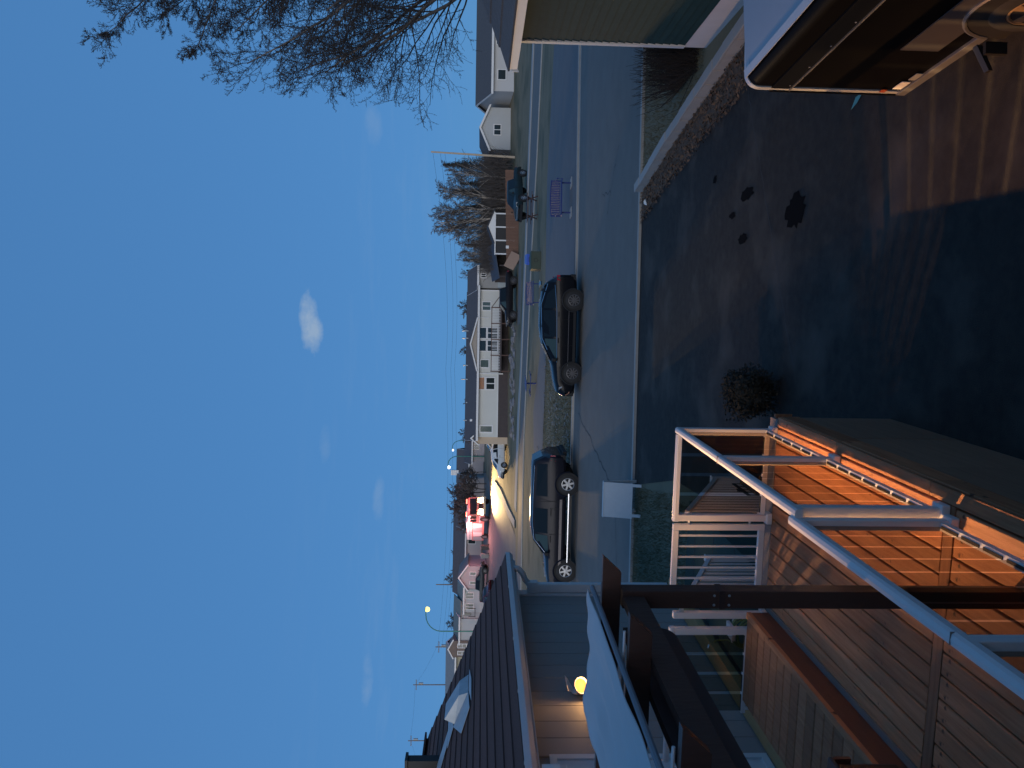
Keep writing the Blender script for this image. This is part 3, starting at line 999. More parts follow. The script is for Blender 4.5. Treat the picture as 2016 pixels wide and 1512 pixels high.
def wheel(parent, x, y, z, r, w, rimm, spokes=6, side=1, name='wheel', rr=.62, axis='y'):
    """wheel with its axle along local y (side = the face one sees) or x"""
    t_ = MB()
    prof = [(r * rr, -w / 2), (r * .86, -w / 2), (r * .97, -w * .38), (r, -w * .15), (r, w * .15), (r * .97, w * .38), (r * .86, w / 2), (r * rr, w / 2)]
    t_.lathe(prof, 26, axis, 0, (x, y, z))
    wo = t_.build(name, M_tyre, parent, 40)
    o_ = side * w / 2
    rm = MB()
    rm.lathe([(r * rr * 1.02, o_ * .98), (r * rr * .95, o_ * .9), (r * rr * .9, o_ * .35), (0, o_ * .3)], 26, axis, 1, (x, y, z))
    for k in range(spokes):
        a = 2 * math.pi * k / spokes + .3
        c_, s_ = math.cos(a), math.sin(a)
        hw = r * .085 * (6 / spokes) ** .6
        P = []
        for (rad, wd) in ((r * .08, hw * 1.1), (r * rr * .97, hw)):
            for sg in (-1, 1):
                P.append((rad * c_ - sg * wd * s_, rad * s_ + sg * wd * c_))
        quad = [P[0], P[2], P[3], P[1]]
        if axis == 'y':
            rm.prism([(x + a_, y + o_ * .72, z + b_) for a_, b_ in quad], (0, o_ * .22, 0))
        else:
            rm.prism([(x + o_ * .72, y + a_, z + b_) for a_, b_ in quad], (o_ * .22, 0, 0))
    rm.lathe([(r * .16, o_ * .7), (r * .15, o_ * 1.0), (0, o_ * 1.02)], 14, axis, 0, (x, y, z))
    rm.lathe([(r * rr * 1.03, o_ * .93), (r * rr * .93, o_ * 1.0), (r * rr * .88, o_ * .9)], 26, axis, 0, (x, y, z))
    rm.build('rim', [rimm, M_under], wo, 40)
    return wo


wheel(TR, .07, -1.44, .33, .33, .19, mat('trailer_rim', (.34, .22, .12), .45, .4), 5, -1, axis='x')
wheel(TR, TW - .07, -1.44, .33, .33, .19, MATS['trailer_rim'], 5, 1, axis='x')
MB().bar((.2, 0, .40), (TW / 2, 1.1, .42), .06, .08).bar((TW - .2, 0, .40), (TW / 2, 1.1, .42), .06, .08).build('tongue', M_black, TR)
MB().box(.05, TW - .05, -TL, -.03, .36, .438).build('chassis', M_under, TR)
MB().tube([(TW / 2, .9, .02), (TW / 2, .9, .55)], .03, 8).build('jack', M_talu, TR)

# ------------------------------------------------------------------ dark green house on the right
G = thing('green_house', 'dark green lap sided house with white corner trim behind the trailer', 'house', (4.42, 13.55, 0), R(.7))
# local: x right, y back (negative towards viewer)
GL, GW = 6.0, 9.0
gw = MB().prism([(.03, -.03, .0), (GW, -.03, 0), (GW, -.03, 3.4), (GW / 2, -.03, 5.2), (.03, -.03, 3.4)], (0, -GL, 0)).build('wall', M_sidgreen, G)
MB().box(-.0, .03, -GL, 0, -.02, .40).build('foundation', M_found, G)
lap = MB().prism([(-.004, 0, 0), (.03, 0, 0), (.03, 0, .135), (.016, 0, .135)], (0, -GL + .12, 0)).mesh('lap_board', M_sidgreen)
for k in range(22):
    link('lap_board', lap, gw, (0, -.10, .405 + k * .133))
MB().box(-.02, .028, -.098, .012, .40, 3.34).build('corner_board', M_white, G)
MB().prism([(-.38, .32, 3.33), (-.38, .32, 3.47), (-.36, .32, 3.47), (-.36, .32, 3.33)], (0, -GL - .4, 0)).build('fascia', M_white, G)
MB().box(-.36, .03, -GL, .32, 3.34, 3.352).build('soffit', M_white, G)
for k in range(12):
    xa, xb = -.40 + k * (GW / 2 + .4) / 12, -.40 + (k + 1) * (GW / 2 + .4) / 12 + .02
    za, zb = 3.47 + k * 2.05 / 12, 3.47 + (k + 1) * 2.05 / 12
    MB().prism([(xa, .36, za + .03), (xa, .36, za), (xb, .36, zb), (xb, .36, zb + .012)], (0, -GL - .4, 0)).build('shingle_course', M_shdark, G)
MB().prism([(-.40, .37, 3.42), (GW / 2, .37, 5.47), (GW / 2, .37, 5.35), (-.40, .37, 3.30)], (0, .025, 0)).build('rake_board', M_white, G)
MB().prism([(GW / 2, .36, 5.50), (GW + .4, .36, 3.47), (GW + .4, .36, 3.44), (GW / 2, .36, 5.46)], (0, -GL - .4, 0)).build('roof_slope', M_shdark, G)

# ------------------------------------------------------------------ planted strip, low block wall
bed_c = [(2.0, 18.30), (2.62, 15.31), (3.2, 11.8), (3.55, 9.3)]
strip('planting_bed', M_soil, [(x - .05, y) for x, y in bed_c], [(x + .55, y) for x, y in bed_c], .03, .03)
pts = []
for (a, b) in zip(bed_c[:-1], bed_c[1:]):
    n_ = int(math.dist(a, b) / .25)
    pts += [(a[0] + (b[0] - a[0]) * i / n_, a[1] + (b[1] - a[1]) * i / n_) for i in range(n_)]
bwall = thing('block_wall', 'low grey concrete block wall along the bed beside the driveway', 'wall', (2.7, 15.2, 0))
for i in range(0, len(pts) - 2, 2):
    a, b = Vector((pts[i][0] + .62, pts[i][1], 0)), Vector((pts[i + 2][0] + .62, pts[i + 2][1], 0))
    d = (b - a).normalized()
    hh = .20 + random.uniform(-.012, .012)
    o = MB().bar(a + d * .006 + Vector((0, 0, hh / 2)), b - d * .006 + Vector((0, 0, hh / 2)), .14 + random.uniform(0, .008), hh).build('block', M_conc, bwall, bevel=.01)
    o.matrix_parent_inverse = Matrix.Translation((-2.7, -15.2, 0))
    o = MB().bar(a + d * .004 + Vector((.02, 0, hh + .024)), b - d * .004 + Vector((.02, 0, hh + .024)), .19, .04).build('cap_stone', M_walk, bwall, bevel=.008)
    o.matrix_parent_inverse = Matrix.Translation((-2.7, -15.2, 0))


def flakes(name, n, sampler, size, m, tilt=.5, lift=.01):
    """many small leaf-like quads lying about, one mesh"""
    vs, fs = [], []
    for i in range(n):
        x, y, z = sampler()
        a = random.uniform(0, 6.28)
        s = size * random.uniform(.5, 1.3)
        t1 = Vector((math.cos(a), math.sin(a), random.uniform(-tilt, tilt)))
        t2 = Vector((-math.sin(a), math.cos(a), random.uniform(-tilt, tilt)))
        c = Vector((x, y, z + lift + random.random() * lift * 2))
        o = len(vs)
        vs += [tuple(c - t1 * s), tuple(c + t2 * s * .5), tuple(c + t1 * s), tuple(c - t2 * s * .5)]
        fs.append((o, o + 1, o + 2, o + 3))
    return MB().add(vs, fs).build(name, m)


def bed_pt():
    i = random.randrange(len(pts) - 1)
    return pts[i][0] + random.uniform(-.22, .55) ** 1, pts[i][1] + random.uniform(-.2, .2), .03


tag(flakes('leaf_litter', 2600, bed_pt, .035, mat('dead_leaf', (.16, .095, .055), .9, c2=(.06, .038, .026), nscale=3, namt=.4), .7, .012), 'dead brown leaves lying along the planted strip', 'leaves', None, 'stuff')


# ------------------------------------------------------------------ grass blades on the near lawns
def blades(name, n, poly_fn, hmin, hmax, m, wid=.006):
    vs, fs = [], []
    c = 0
    while c < n:
        p = poly_fn()
        if p is None:
            continue
        x, y, z = p
        a = random.uniform(0, 6.28)
        h = random.uniform(hmin, hmax)
        ln = random.uniform(.2, 1.1) * h
        b = random.uniform(0, 6.28)
        o = len(vs)
        vs += [(x - wid * math.cos(a), y - wid * math.sin(a), z), (x + wid * math.cos(a), y + wid * math.sin(a), z), (x + ln * math.cos(b), y + ln * math.sin(b), z + h)]
        fs.append((o, o + 1, o + 2))
        c += 1
    return MB().add(vs, fs).build(name, m)


M_blade = mat('grass_blade', (.055, .062, .026), .8, c2=(.13, .105, .055), nscale=1.4, namt=.35)
M_blade_dry = mat('grass_blade_dry', (.15, .125, .075), .9, c2=(.075, .070, .038), nscale=.5, namt=.5)


def lawn_left():
    y = random.uniform(9.0, 17.8)
    lim = np.interp(y, [9, 14.2, 18], [-3.45, -3.9, -4.75])
    x = random.uniform(-11, lim)
    if y < 11.2 and x < -3.0:
        return None
    if y > on(NEAR_K, x) - .18:
        return None
    return x, y, 0


def lawn_right():
    y = random.uniform(13.6, 18.6)
    x = random.uniform(2.8, 10)
    if x < np.interp(y, [11.8, 15.3, 18.3], [3.9, 3.35, 2.75]) or y > on(NEAR_K, x) - .2:
        return None
    return x, y, 0


def lawn_far():
    y = 30.6 + 18 * random.random() ** 1.5
    x = random.uniform(-16, -1.8)
    if y < on(FAR_K, x) + .2 or (-10 < x < -7.8 and 37.7 < y < 39.4) or (y > 44.5 and x > -10):
        return None
    return x, y, 0


tag(blades('grass', 26000, lawn_left, .03, .10, M_blade), 'short dull green grass between sidewalk edge and deck stairs', 'grass', None, 'stuff')
tag(blades('grass', 14000, lawn_right, .03, .08, M_blade_dry, .007), 'thin dry grass in front of the green house', 'grass', None, 'stuff')
tag(blades('grass', 22000, lawn_far, .04, .11, M_blade_dry, .014), 'dormant tan grass on the verge behind the parked vehicles', 'grass', None, 'stuff')

# ------------------------------------------------------------------ leafy ball standing in for a cast shadow by the deck corner, sign, litter
shb = thing('shadow_standin', 'dark leafy ball standing in for a cast shadow on the driveway beyond the deck corner', 'shrub', (-1.22, 9.45, 0))
M_shadow_leaf = mat('shadow_dark_leaf', (.012, .014, .010), .9, c2=(.022, .020, .014), nscale=9)
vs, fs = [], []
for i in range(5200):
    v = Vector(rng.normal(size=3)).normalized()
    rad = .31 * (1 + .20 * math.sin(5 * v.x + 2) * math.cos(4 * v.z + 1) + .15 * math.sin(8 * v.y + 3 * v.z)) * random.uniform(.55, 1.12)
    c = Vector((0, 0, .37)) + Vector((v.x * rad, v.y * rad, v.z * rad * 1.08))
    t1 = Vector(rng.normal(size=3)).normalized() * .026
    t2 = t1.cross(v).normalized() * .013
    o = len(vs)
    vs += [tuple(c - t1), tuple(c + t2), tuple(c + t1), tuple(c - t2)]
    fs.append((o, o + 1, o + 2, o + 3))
MB().add(vs, fs).build('foliage', M_shadow_leaf, shb)
MB().tube([(0, 0, 0), (.01, 0, .2), (0, .01, .4)], [.03, .024, .012], 7).build('shadow_standin_stem', M_bark, shb)

tw_ = MB()
for i in range(70):
    v = Vector(rng.normal(size=3)).normalized()
    v.z = abs(v.z) * .9 - .15
    tw_.tube([(0, 0, .12), tuple(Vector((0, 0, .30)) + v * .2), tuple(Vector((0, 0, .36)) + v * random.uniform(.32, .46))], [.008, .005, .002], 4)
tw_.build('shadow_standin_twig', M_twig, shb)


def stain(cx_, cy_, rx, ry, n=26):
    P = [(cx_, cy_, .0125)]
    for k in range(n):
        a = 2 * math.pi * k / n
        j = random.uniform(.65, 1.15)
        P.append((cx_ + rx * j * math.cos(a), cy_ + ry * j * math.sin(a), .0125))
    o_ = MB().add(P, [(0, k, k % n + 1) for k in range(1, n + 1)]).build('oil_stain', mat('oil_stain', (.007, .006, .006), .95, spec=.05))
    return tag(o_, None, None, None, 'structure')


stain(1.55, 11.0, .10, .28)
stain(1.30, 11.6, .06, .16)
stain(1.12, 9.25, .22, .30)
stain(.9, 11.1, .09, .2)
stain(2.0, 12.6, .07, .12)

sg = thing('sandwich_board', 'blank white weathered sandwich board by the street edge', 'sign', (-4.9, 17.45, 0), R(2))
M_sign = mat('sign_white', (.62, .66, .68), .7, c2=(.54, .58, .60), nscale=9, namt=.8, c3=(.30, .30, .28), n3=11, t3=(.70, .76))
for sgn, nm in ((-1, 'front_panel'), (1, 'back_panel')):
    P = [(-.44, sgn * .21, .20), (.42, sgn * .21, .20), (.42, sgn * .03, .86), (-.44, sgn * .03, .86)]
    pnl = MB().prism(P, (0, sgn * .015, 0)).build(nm, M_sign, sg)
    for x in (-.40, .34):
        MB().prism([(x, sgn * .262, -.0), (x + .07, sgn * .262, 0), (x + .07, sgn * .204, .22), (x, sgn * .204, .22)], (0, sgn * .018, 0)).build('leg', M_sign, pnl)
MB().box(-.45, .43, -.05, .05, .862, .885).build('top_hinge', M_sign, sg)
ltr = MB().add([(0, 0, 0), (.16, .03, .05), (.19, .10, .01), (.05, .09, .06), (.1, .05, .08)], [(0, 1, 4), (1, 2, 4), (2, 3, 4), (3, 0, 4)]).build('paper_scrap', M_sign)
ltr.location = (2.15, 17.6, .05)
tag(ltr, 'scrap of white paper at the street end of the planted strip', 'litter')
lf = MB().add([(0, 0, 0), (.04, .12, .012), (.0, .26, .0), (-.035, .12, .010)], [(0, 1, 2, 3)]).build('plastic_scrap', mat('teal_scrap', (.10, .30, .29), .6))
lf.location = (2.15, 7.75, .012)
lf.rotation_euler = (0, 0, .5)
tag(lf, 'small teal scrap lying on the dark driveway near the trailer', 'litter')


# ------------------------------------------------------------------ vehicles
def paint(name, c, rough=.3, metal=.2):
    return mat(name, c, rough, metal, coat=.05, spec=.16)


def vehicle(name, label, cat, loc, heading, st, Wd, body_m, wheels, wr, rimm, side_win, front_win=None, rear_win=None, group=None, spokes=6,
            flare=None, extras=None, clear_first=True, bed=None, wheel_w=.22):
    """st: stations from front to rear (x, z_low, z_belt, z_top, top half-width); side_win: lists of (x, t) corners, t 0 at belt 1 at roof edge"""
    V = thing(name, label, cat, loc, heading, group)
    hw = Wd / 2
    X = [s[0] for s in st]

    def ip(x):
        o = X[::-1]
        return [float(np.interp(x, o, [s[k] for s in st][::-1])) for k in range(1, 5)]

    rings = []
    for i, (x, zl, zb, zt, wt) in enumerate(st):
        nose = hw * (1 - .10 * (i == 0) - .03 * (i == 1) - .08 * (i == len(st) - 1))
        half = [(0, zl), (nose * .86, zl), (nose * .97, zl + .10), (nose, zl + .30), (nose * .995, zb - .14), (nose * .965, zb), (min(wt, nose * .965) + .02, zt - .07), (min(wt, nose * .94) - .07, zt - .012), (0, zt)]
        rings.append([(x, y, z) for y, z in half] + [(x, -y, z) for y, z in half[-2:0:-1]])
    n = len(rings[0])
    mb = MB()
    vs = [p for r in rings for p in r]
    fs = []
    for i in range(len(rings) - 1):
        for k in range(n):
            fs.append((i * n + k, i * n + (k + 1) % n, (i + 1) * n + (k + 1) % n, (i + 1) * n + k))
    fs.append(tuple(range(n))[::-1])
    fs.append(tuple(range((len(rings) - 1) * n, len(rings) * n)))
    mb.add(vs, fs)
    b = mb.build('body', body_m, V, 32)

    def side_pt(x, t, s, o=.008):
        zl, zb, zt, wt = ip(x)
        y = hw * .965 + (min(wt, hw * .965) + .02 - hw * .965) * t
        return (x, s * (y + o), zb + (zt - .07 - zb) * t)

    for s in (1, -1):
        for wi, poly in enumerate(side_win):
            vs = [side_pt(x, t, s) for x, t in poly]
            m = M_carglass_l if (clear_first and wi == 0) else M_carglass
            f = tuple(range(len(vs)))
            MB().add(vs, [f if s < 0 else f[::-1]]).build('side_window', m, V)

    def top_quad(x0, x1, inset, nm):
        P = []
        for x in (x0, x1):
            zl, zb, zt, wt = ip(x)
            for s in (1, -1):
                P.append((x + (.01 if x0 > 0 else -.01), s * max(.3, (min(wt, hw * .94) - inset)), zt + .008))
        MB().add(P, [(0, 1, 3, 2)]).build(nm, M_carglass, V)

    if front_win:
        top_quad(front_win[0], front_win[1], .09, 'windshield')
    if rear_win:
        top_quad(rear_win[0], rear_win[1], .12, 'rear_window')
    for wx in wheels:
        for s in (1, -1):
            ar = MB().lathe([(wr * 1.17, s * (hw - .02)), (wr * 1.17, s * (hw + .006)), (0, s * (hw + .006))], 24, 'y', 0, (wx, 0, wr * 1.02))
            ar.build('wheel_well', M_under, V)
            fm = flare or body_m
            fr = MB()
            pts_ = [(wx + wr * 1.20 * math.cos(a), s * (hw + .004), wr * 1.02 + wr * 1.20 * math.sin(a)) for a in [R(-8 + 196 * k / 16) for k in range(17)]]
            fr.tube(pts_, .035, 6)
            fr.build('wheel_arch', fm, V, 50)
            wheel(V, wx, s * (hw - wheel_w * .40), wr, wr, wheel_w, rimm, spokes, s)
    if extras:
        extras(V, hw, ip, side_pt)
    return V


def lamps(V, hw, xf, zf, xr, zr, rear_h=.16, front_h=.14, grille=True, bumper=True, fl=.30):
    for s in (1, -1):
        MB().prism([(xf - .34, s * (hw * .975), zf + .03), (xf - .02, s * (hw * .70), zf), (xf - .02, s * (hw * .70), zf + front_h), (xf - .30, s * (hw * .965), zf + front_h + .02)], (.03, s * .014, 0)).build('headlight', M_headl, V)
        MB().prism([(xr + .22, s * (hw * .985), zr), (xr + .0, s * (hw * .93), zr), (xr + .0, s * (hw * .90), zr + rear_h), (xr + .18, s * (hw * .965), zr + rear_h)], (-.015, s * .016, 0)).build('tail_light', M_taill, V)
    if grille:
        MB().box(xf - .05, xf + .012, -hw * .55, hw * .55, zf - .16, zf + .10).build('grille', M_under, V)
    if bumper:
        MB().box(xf - .16, xf + .05, -hw * .94, hw * .94, zf - .42, zf - .20).build('front_bumper', M_under, V, bevel=.03)
        MB().box(xr - .05, xr + .16, -hw * .94, hw * .94, zf - .40, zf - .20).build('rear_bumper', M_under, V, bevel=.03)


def mirror(V, hw, x, z, m):
    for s in (1, -1):
        MB().box(x - .06, x + .06, s * (hw + .02) - .05 if s < 0 else hw + .0, s * (hw + .0) if s < 0 else hw + .17, z, z + .15).build('mirror', m, V, bevel=.02)


# dark SUV, nose to the left
P_suv = paint('suv_black', (.006, .007, .010), .22, .1)


def suv_x(V, hw, ip, sp):
    lamps(V, hw, 2.30, .72, -2.32, .92, .13, .13)
    mirror(V, hw, .92, 1.02, M_under)
    for s in (1, -1):
        MB().box(-1.55, 1.35, s * hw - .02 if s > 0 else -hw - .012, s * hw + .012 if s > 0 else -hw + .02, .28, .38).build('sill_trim', M_under, V)
        MB().box(-1.0, 1.2, s * hw - .004 if s > 0 else -hw - .008, s * hw + .008 if s > 0 else -hw + .004, .545, .565).build('door_crease', mat('crease_grey', (.10, .10, .11), .3, .4), V)
        for x in (.18, -.82):
            MB().box(x - .1, x + .1, s * (hw + .006) - .012, s * (hw + .006) + .012, .93, .955).build('door_handle', P_suv, V)
            MB().box(x + .19, x + .196, s * (hw + .003) - .006, s * (hw + .003) + .006, .34, .98).build('door_seam', M_under, V)
        MB().tube([sp(-2.0, .98, s, .015), sp(-1.2, 1.10, s, .0), sp(.1, 1.10, s, .0), sp(.55, 1.02, s, .01)], .018, 6).build('roof_rail', M_chrome, V)
        MB().tube([sp(1.02, 0, s, .012), sp(.1, 0, s, .012), sp(-1.0, 0, s, .012), sp(-1.95, .12, s, .012)], .010, 5).build('window_trim', M_chrome, V)
    MB().box(-2.10, -1.95, -.55, .55, 1.60, 1.63).build('spoiler', P_suv, V)
    MB().prism([(2.27, .62, .60), (2.27, .86, .60), (2.16, .90, .46), (2.2, .62, .46)], (.05, 0, 0)).build('fog_light', mat('reflector_orange', (.35, .10, .04), .3), V)


suv_st = [(2.34, .34, .66, .74, .78), (2.22, .26, .80, .92, .80), (1.75, .23, .92, 1.03, .80), (1.20, .23, .97, 1.12, .78), (.86, .23, .98, 1.24, .72), (.30, .23, .99, 1.53, .64), (-.35, .23, 1.0, 1.64, .62),
          (-1.1, .23, 1.02, 1.63, .61), (-1.70, .25, 1.05, 1.57, .60), (-2.05, .28, 1.08, 1.42, .60), (-2.25, .34, 1.00, 1.12, .66), (-2.34, .42, .90, .98, .70)]
SUV = vehicle('parked_suv', 'black crossover SUV parked on the far side of the street', 'suv', (-1.55, 29.25, .006), R(181), suv_st, 1.86, P_suv, (1.44, -1.38), .365, M_rimd,
              [[(.96, .06), (.12, .06), (.12, .92), (.36, .92), (.62, .62)], [(.04, .06), (-.98, .08), (-.98, .94), (.04, .94)], [(-1.06, .09), (-1.85, .16), (-1.62, .72), (-1.06, .92)]],
              (.98, .34), (-1.72, -2.10), spokes=10, flare=M_under, extras=suv_x)

# dark pickup with a cap over the bed, nose to the left
P_trk = paint('pickup_navy', (.009, .010, .017), .26, .1)


def trk_x(V, hw, ip, sp):
    lamps(V, hw, 2.78, .92, -2.74, .92, .20, .17, True, True)
    mirror(V, hw, 1.18, 1.12, M_under)
    for s in (1, -1):
        MB().tube([(1.55, s * (hw + .02), .36), (-1.25, s * (hw + .02), .36)], .045, 8).build('running_board', M_chrome, V)
        MB().box(-1.0, 1.70, s * hw - .004 if s > 0 else -hw - .010, s * hw + .010 if s > 0 else -hw + .004, .62, .72).build('side_moulding', mat('moulding_taupe', (.16, .14, .14), .3, .3), V)
        for x in (.62, -.45):
            MB().box(x - .12, x + .12, s * (hw + .006) - .014, s * (hw + .006) + .014, 1.04, 1.075).build('door_handle', M_under, V)
        for x in (.42, -.62, -.92):
            MB().box(x - .005, x + .005, s * (hw + .003) - .008, s * (hw + .003) + .008, .52, 1.66 if x < -.8 else 1.1).build('door_seam', M_under, V)
        MB().tube([sp(1.30, .4, s, .012), sp(.7, 1.04, s, .01), sp(.0, 1.05, s, .01), sp(-.9, 1.05, s, .01), sp(-2.3, 1.05, s, .01)], .014, 6).build('drip_rail', M_chrome, V)
    MB().box(-2.88, -2.70, -.75, .75, .46, .62).build('step_bumper', M_under, V, bevel=.02)
    MB().box(2.70, 2.80, -.6, .6, .70, .76).build('grille_bar', M_chrome, V)


trk_st = [(2.78, .52, .82, .98, .86), (2.66, .46, .98, 1.08, .86), (2.1, .44, 1.08, 1.16, .85), (1.55, .44, 1.10, 1.20, .82), (1.30, .44, 1.11, 1.28, .76), (.72, .44, 1.12, 1.72, .66), (.3, .44, 1.12, 1.80, .65),
          (-.88, .44, 1.14, 1.80, .65), (-.96, .46, 1.14, 1.78, .68), (-2.2, .48, 1.16, 1.78, .68), (-2.48, .5, 1.17, 1.74, .68), (-2.66, .54, 1.16, 1.40, .72), (-2.76, .58, 1.06, 1.14, .74)]
TRK = vehicle('parked_pickup', 'dark navy pickup truck with canopy over its bed by the street verge', 'pickup truck', (-9.0, 29.2, .006), R(180.6), trk_st, 1.96, P_trk, (1.92, -1.62), .41, M_rim,
              [[(1.28, .08), (.48, .08), (.48, .92), (.72, .92), (1.0, .55)], [(.40, .08), (-.60, .08), (-.60, .93), (.40, .93)], [(-1.10, .10), (-2.42, .12), (-2.38, .86), (-1.10, .90)]],
              (1.34, .76), (-2.48, -2.66), spokes=6, flare=P_trk, extras=trk_x, wheel_w=.27)


# lighter road vehicles farther off
def mini_x(xf, zf, xr, zr, bump=None, seam=()):
    def f(V, hw, ip, sp):
        lamps(V, hw, xf, zf, xr, zr, .2, .14)
        mirror(V, hw, xf - 1.45, zf + .33, bump or M_under)
        for s in (1, -1):
            for x in seam:
                MB().box(x - .005, x + .005, s * (hw + .004) - .006, s * (hw + .004) + .006, .42, zf + .30).build('door_seam', M_under, V)
            if seam:
                MB().box(seam[0] - .3, seam[0] - .1, s * (hw + .008) - .01, s * (hw + .008) + .01, zf + .12, zf + .15).build('door_handle', M_under, V)
    return f


van_st = [(2.40, .36, .66, .76, .80), (2.28, .28, .86, .95, .84), (1.75, .25, 1.0, 1.08, .82), (1.45, .25, 1.02, 1.18, .78), (.75, .25, 1.03, 1.62, .66), (.2, .25, 1.03, 1.74, .65), (-1.2, .25, 1.04, 1.75, .65), (-2.0, .27, 1.05, 1.68, .65),
          (-2.28, .32, 1.04, 1.30, .70), (-2.42, .40, .96, 1.04, .74)]
P_wht = paint('van_silver_white', (.60, .62, .62), .35, .1)
vehicle('minivan', 'white minivan parked on the lawn by the side street corner', 'minivan', (-18.9, 85.0, hz(-18.9, 85.0)), R(216), van_st, 1.96, P_wht, (1.50, -1.48), .34, M_rim,
        [[(1.42, .08), (.62, .08), (.62, .9), (.80, .9)], [(.54, .08), (-.55, .08), (-.55, .92), (.54, .92)], [(-.63, .08), (-2.0, .1), (-1.85, .88), (-.63, .92)]], (1.48, .8), (-2.02, -2.28),
        extras=mini_x(2.38, .70, -2.40, .95, None, (.58, -.6)), clear_first=False)


def pickup_st(cab_rear=-.75, bedz=1.10):
    return [(2.80, .52, .82, .98, .84), (2.66, .46, .98, 1.10, .86), (2.1, .44, 1.08, 1.18, .85), (1.50, .44, 1.10, 1.22, .82), (1.28, .44, 1.11, 1.30, .76), (.70, .44, 1.12, 1.74, .66), (.25, .44, 1.12, 1.82, .65),
            (cab_rear, .44, 1.14, 1.80, .65), (cab_rear - .14, .46, 1.10, 1.16, .86), (-2.2, .48, 1.12, 1.17, .86), (-2.62, .54, 1.12, 1.16, .86), (-2.76, .60, 1.02, 1.10, .84)]


def bed_x(xf, zf, cab_rear, m):
    base = mini_x(xf, zf, -2.74, .88, None, (.45, -.62))

    def f(V, hw, ip, sp):
        base(V, hw, ip, sp)
        MB().box(-2.62, cab_rear - .2, -hw * .80, hw * .80, 1.164, 1.176).build('bed_cover', M_under, V)
        MB().box(xf - .02, xf + .03, -.7, .7, zf - .02, zf + .10).build('grille_surround', M_chrome, V)
    return f


P_grn = paint('pickup_dark_teal', (.020, .034, .038), .3, .3)
vehicle('pickup_truck', 'dark teal pickup truck with bright rims in front of the brown fence', 'pickup truck', (9.0, 67.4, .03), R(226), pickup_st(-.95), 1.98, P_grn, (1.90, -1.75), .40, M_rim,
        [[(1.26, .08), (.48, .08), (.48, .92), (.70, .92)], [(.40, .08), (-.88, .08), (-.88, .92), (.40, .92)]], (1.34, .74), None, extras=bed_x(2.80, .92, -.95, P_grn), flare=M_under)
P_blk = paint('pickup_black', (.012, .011, .013), .3, .3)
vehicle('black_pickup', 'black pickup truck parked below the porch of the pale grey house', 'pickup truck', (-.4, 77.6, hz(-.4, 77.6)), R(192), pickup_st(-.95), 1.96, P_blk, (1.90, -1.75), .38, M_rimd,
        [[(1.26, .08), (.48, .08), (.48, .92), (.70, .92)], [(.40, .08), (-.88, .08), (-.88, .92), (.40, .92)]], (1.34, .74), None, extras=bed_x(2.80, .92, -.95, P_blk))
P_wp = paint('pickup_white', (.55, .57, .60), .35)
vehicle('white_pickup', 'white pickup truck half hidden behind the white minivan', 'pickup truck', (-18.4, 92.6, hz(-18.4, 92.6)), R(205), pickup_st(), 1.96, P_wp, (1.90, -1.75), .39, M_rim,
        [[(1.26, .08), (.48, .08), (.48, .92), (.70, .92)], [(.40, .08), (-.70, .08), (-.70, .92), (.40, .92)]], (1.34, .74), None, extras=bed_x(2.80, .92, -.75, P_wp))
P_red = paint('car_dark_red', (.075, .010, .014), .25, .3)
vehicle('red_crossover', 'dark red crossover car at the edge of the brown roof', 'car', (-40.3, 95.9, hz(-40.3, 95.9)), R(318), suv_st, 1.86, P_red, (1.44, -1.38), .35, M_rim,
        [[(.96, .06), (.12, .06), (.12, .92), (.5, .85)], [(.04, .06), (-.98, .08), (-.98, .94), (.04, .94)], [(-1.06, .09), (-1.85, .16), (-1.62, .72), (-1.06, .92)]], (.98, .34), (-1.72, -2.10),
        extras=mini_x(2.30, .72, -2.3, .9))
P_ink = paint('suv_ink', (.014, .020, .028), .3, .3)
vehicle('dark_pickup', 'inky blue pickup truck parked in front of the white gabled house', 'pickup truck', (-42.4, 105.2, hz(-42.4, 105.2)), R(5), pickup_st(-.95), 2.0, P_ink, (1.90, -1.75), .40, M_rimd,
        [[(1.26, .08), (.48, .08), (.48, .92), (.70, .92)], [(.40, .08), (-.88, .08), (-.88, .92), (.40, .92)]], (1.34, .74), None, extras=bed_x(2.80, .92, -.95, P_ink))

# fire truck with its lamps lit, nose towards the viewer
FT = thing('fire_truck', 'white fire truck, red flasher glow coloured into its body, headlights and flashers lit on side street', 'fire truck', (-33.4, 107.2, hz(-33.4, 107.2) + .03), R(-48))
FT.scale = (1.2, 1.2, 1.2)
P_fire = mat('fire_white_glow_tint', (.55, .22, .20), .4, coat=.3)  # white bodywork tinted pink, red flasher light put into the colour
M_fw = mat('fire_white', (.70, .66, .66), .4)
M_hl = mat('headlight_glow', (1, .9, .7), .4, emis=(1, .78, .40), estr=14)
M_rl = mat('flasher_glow', (1, .2, .15), .4, emis=(1, .16, .10), estr=5)
M_al = mat('amber_glow', (1, .7, .3), .4, emis=(1, .52, .18), estr=8)
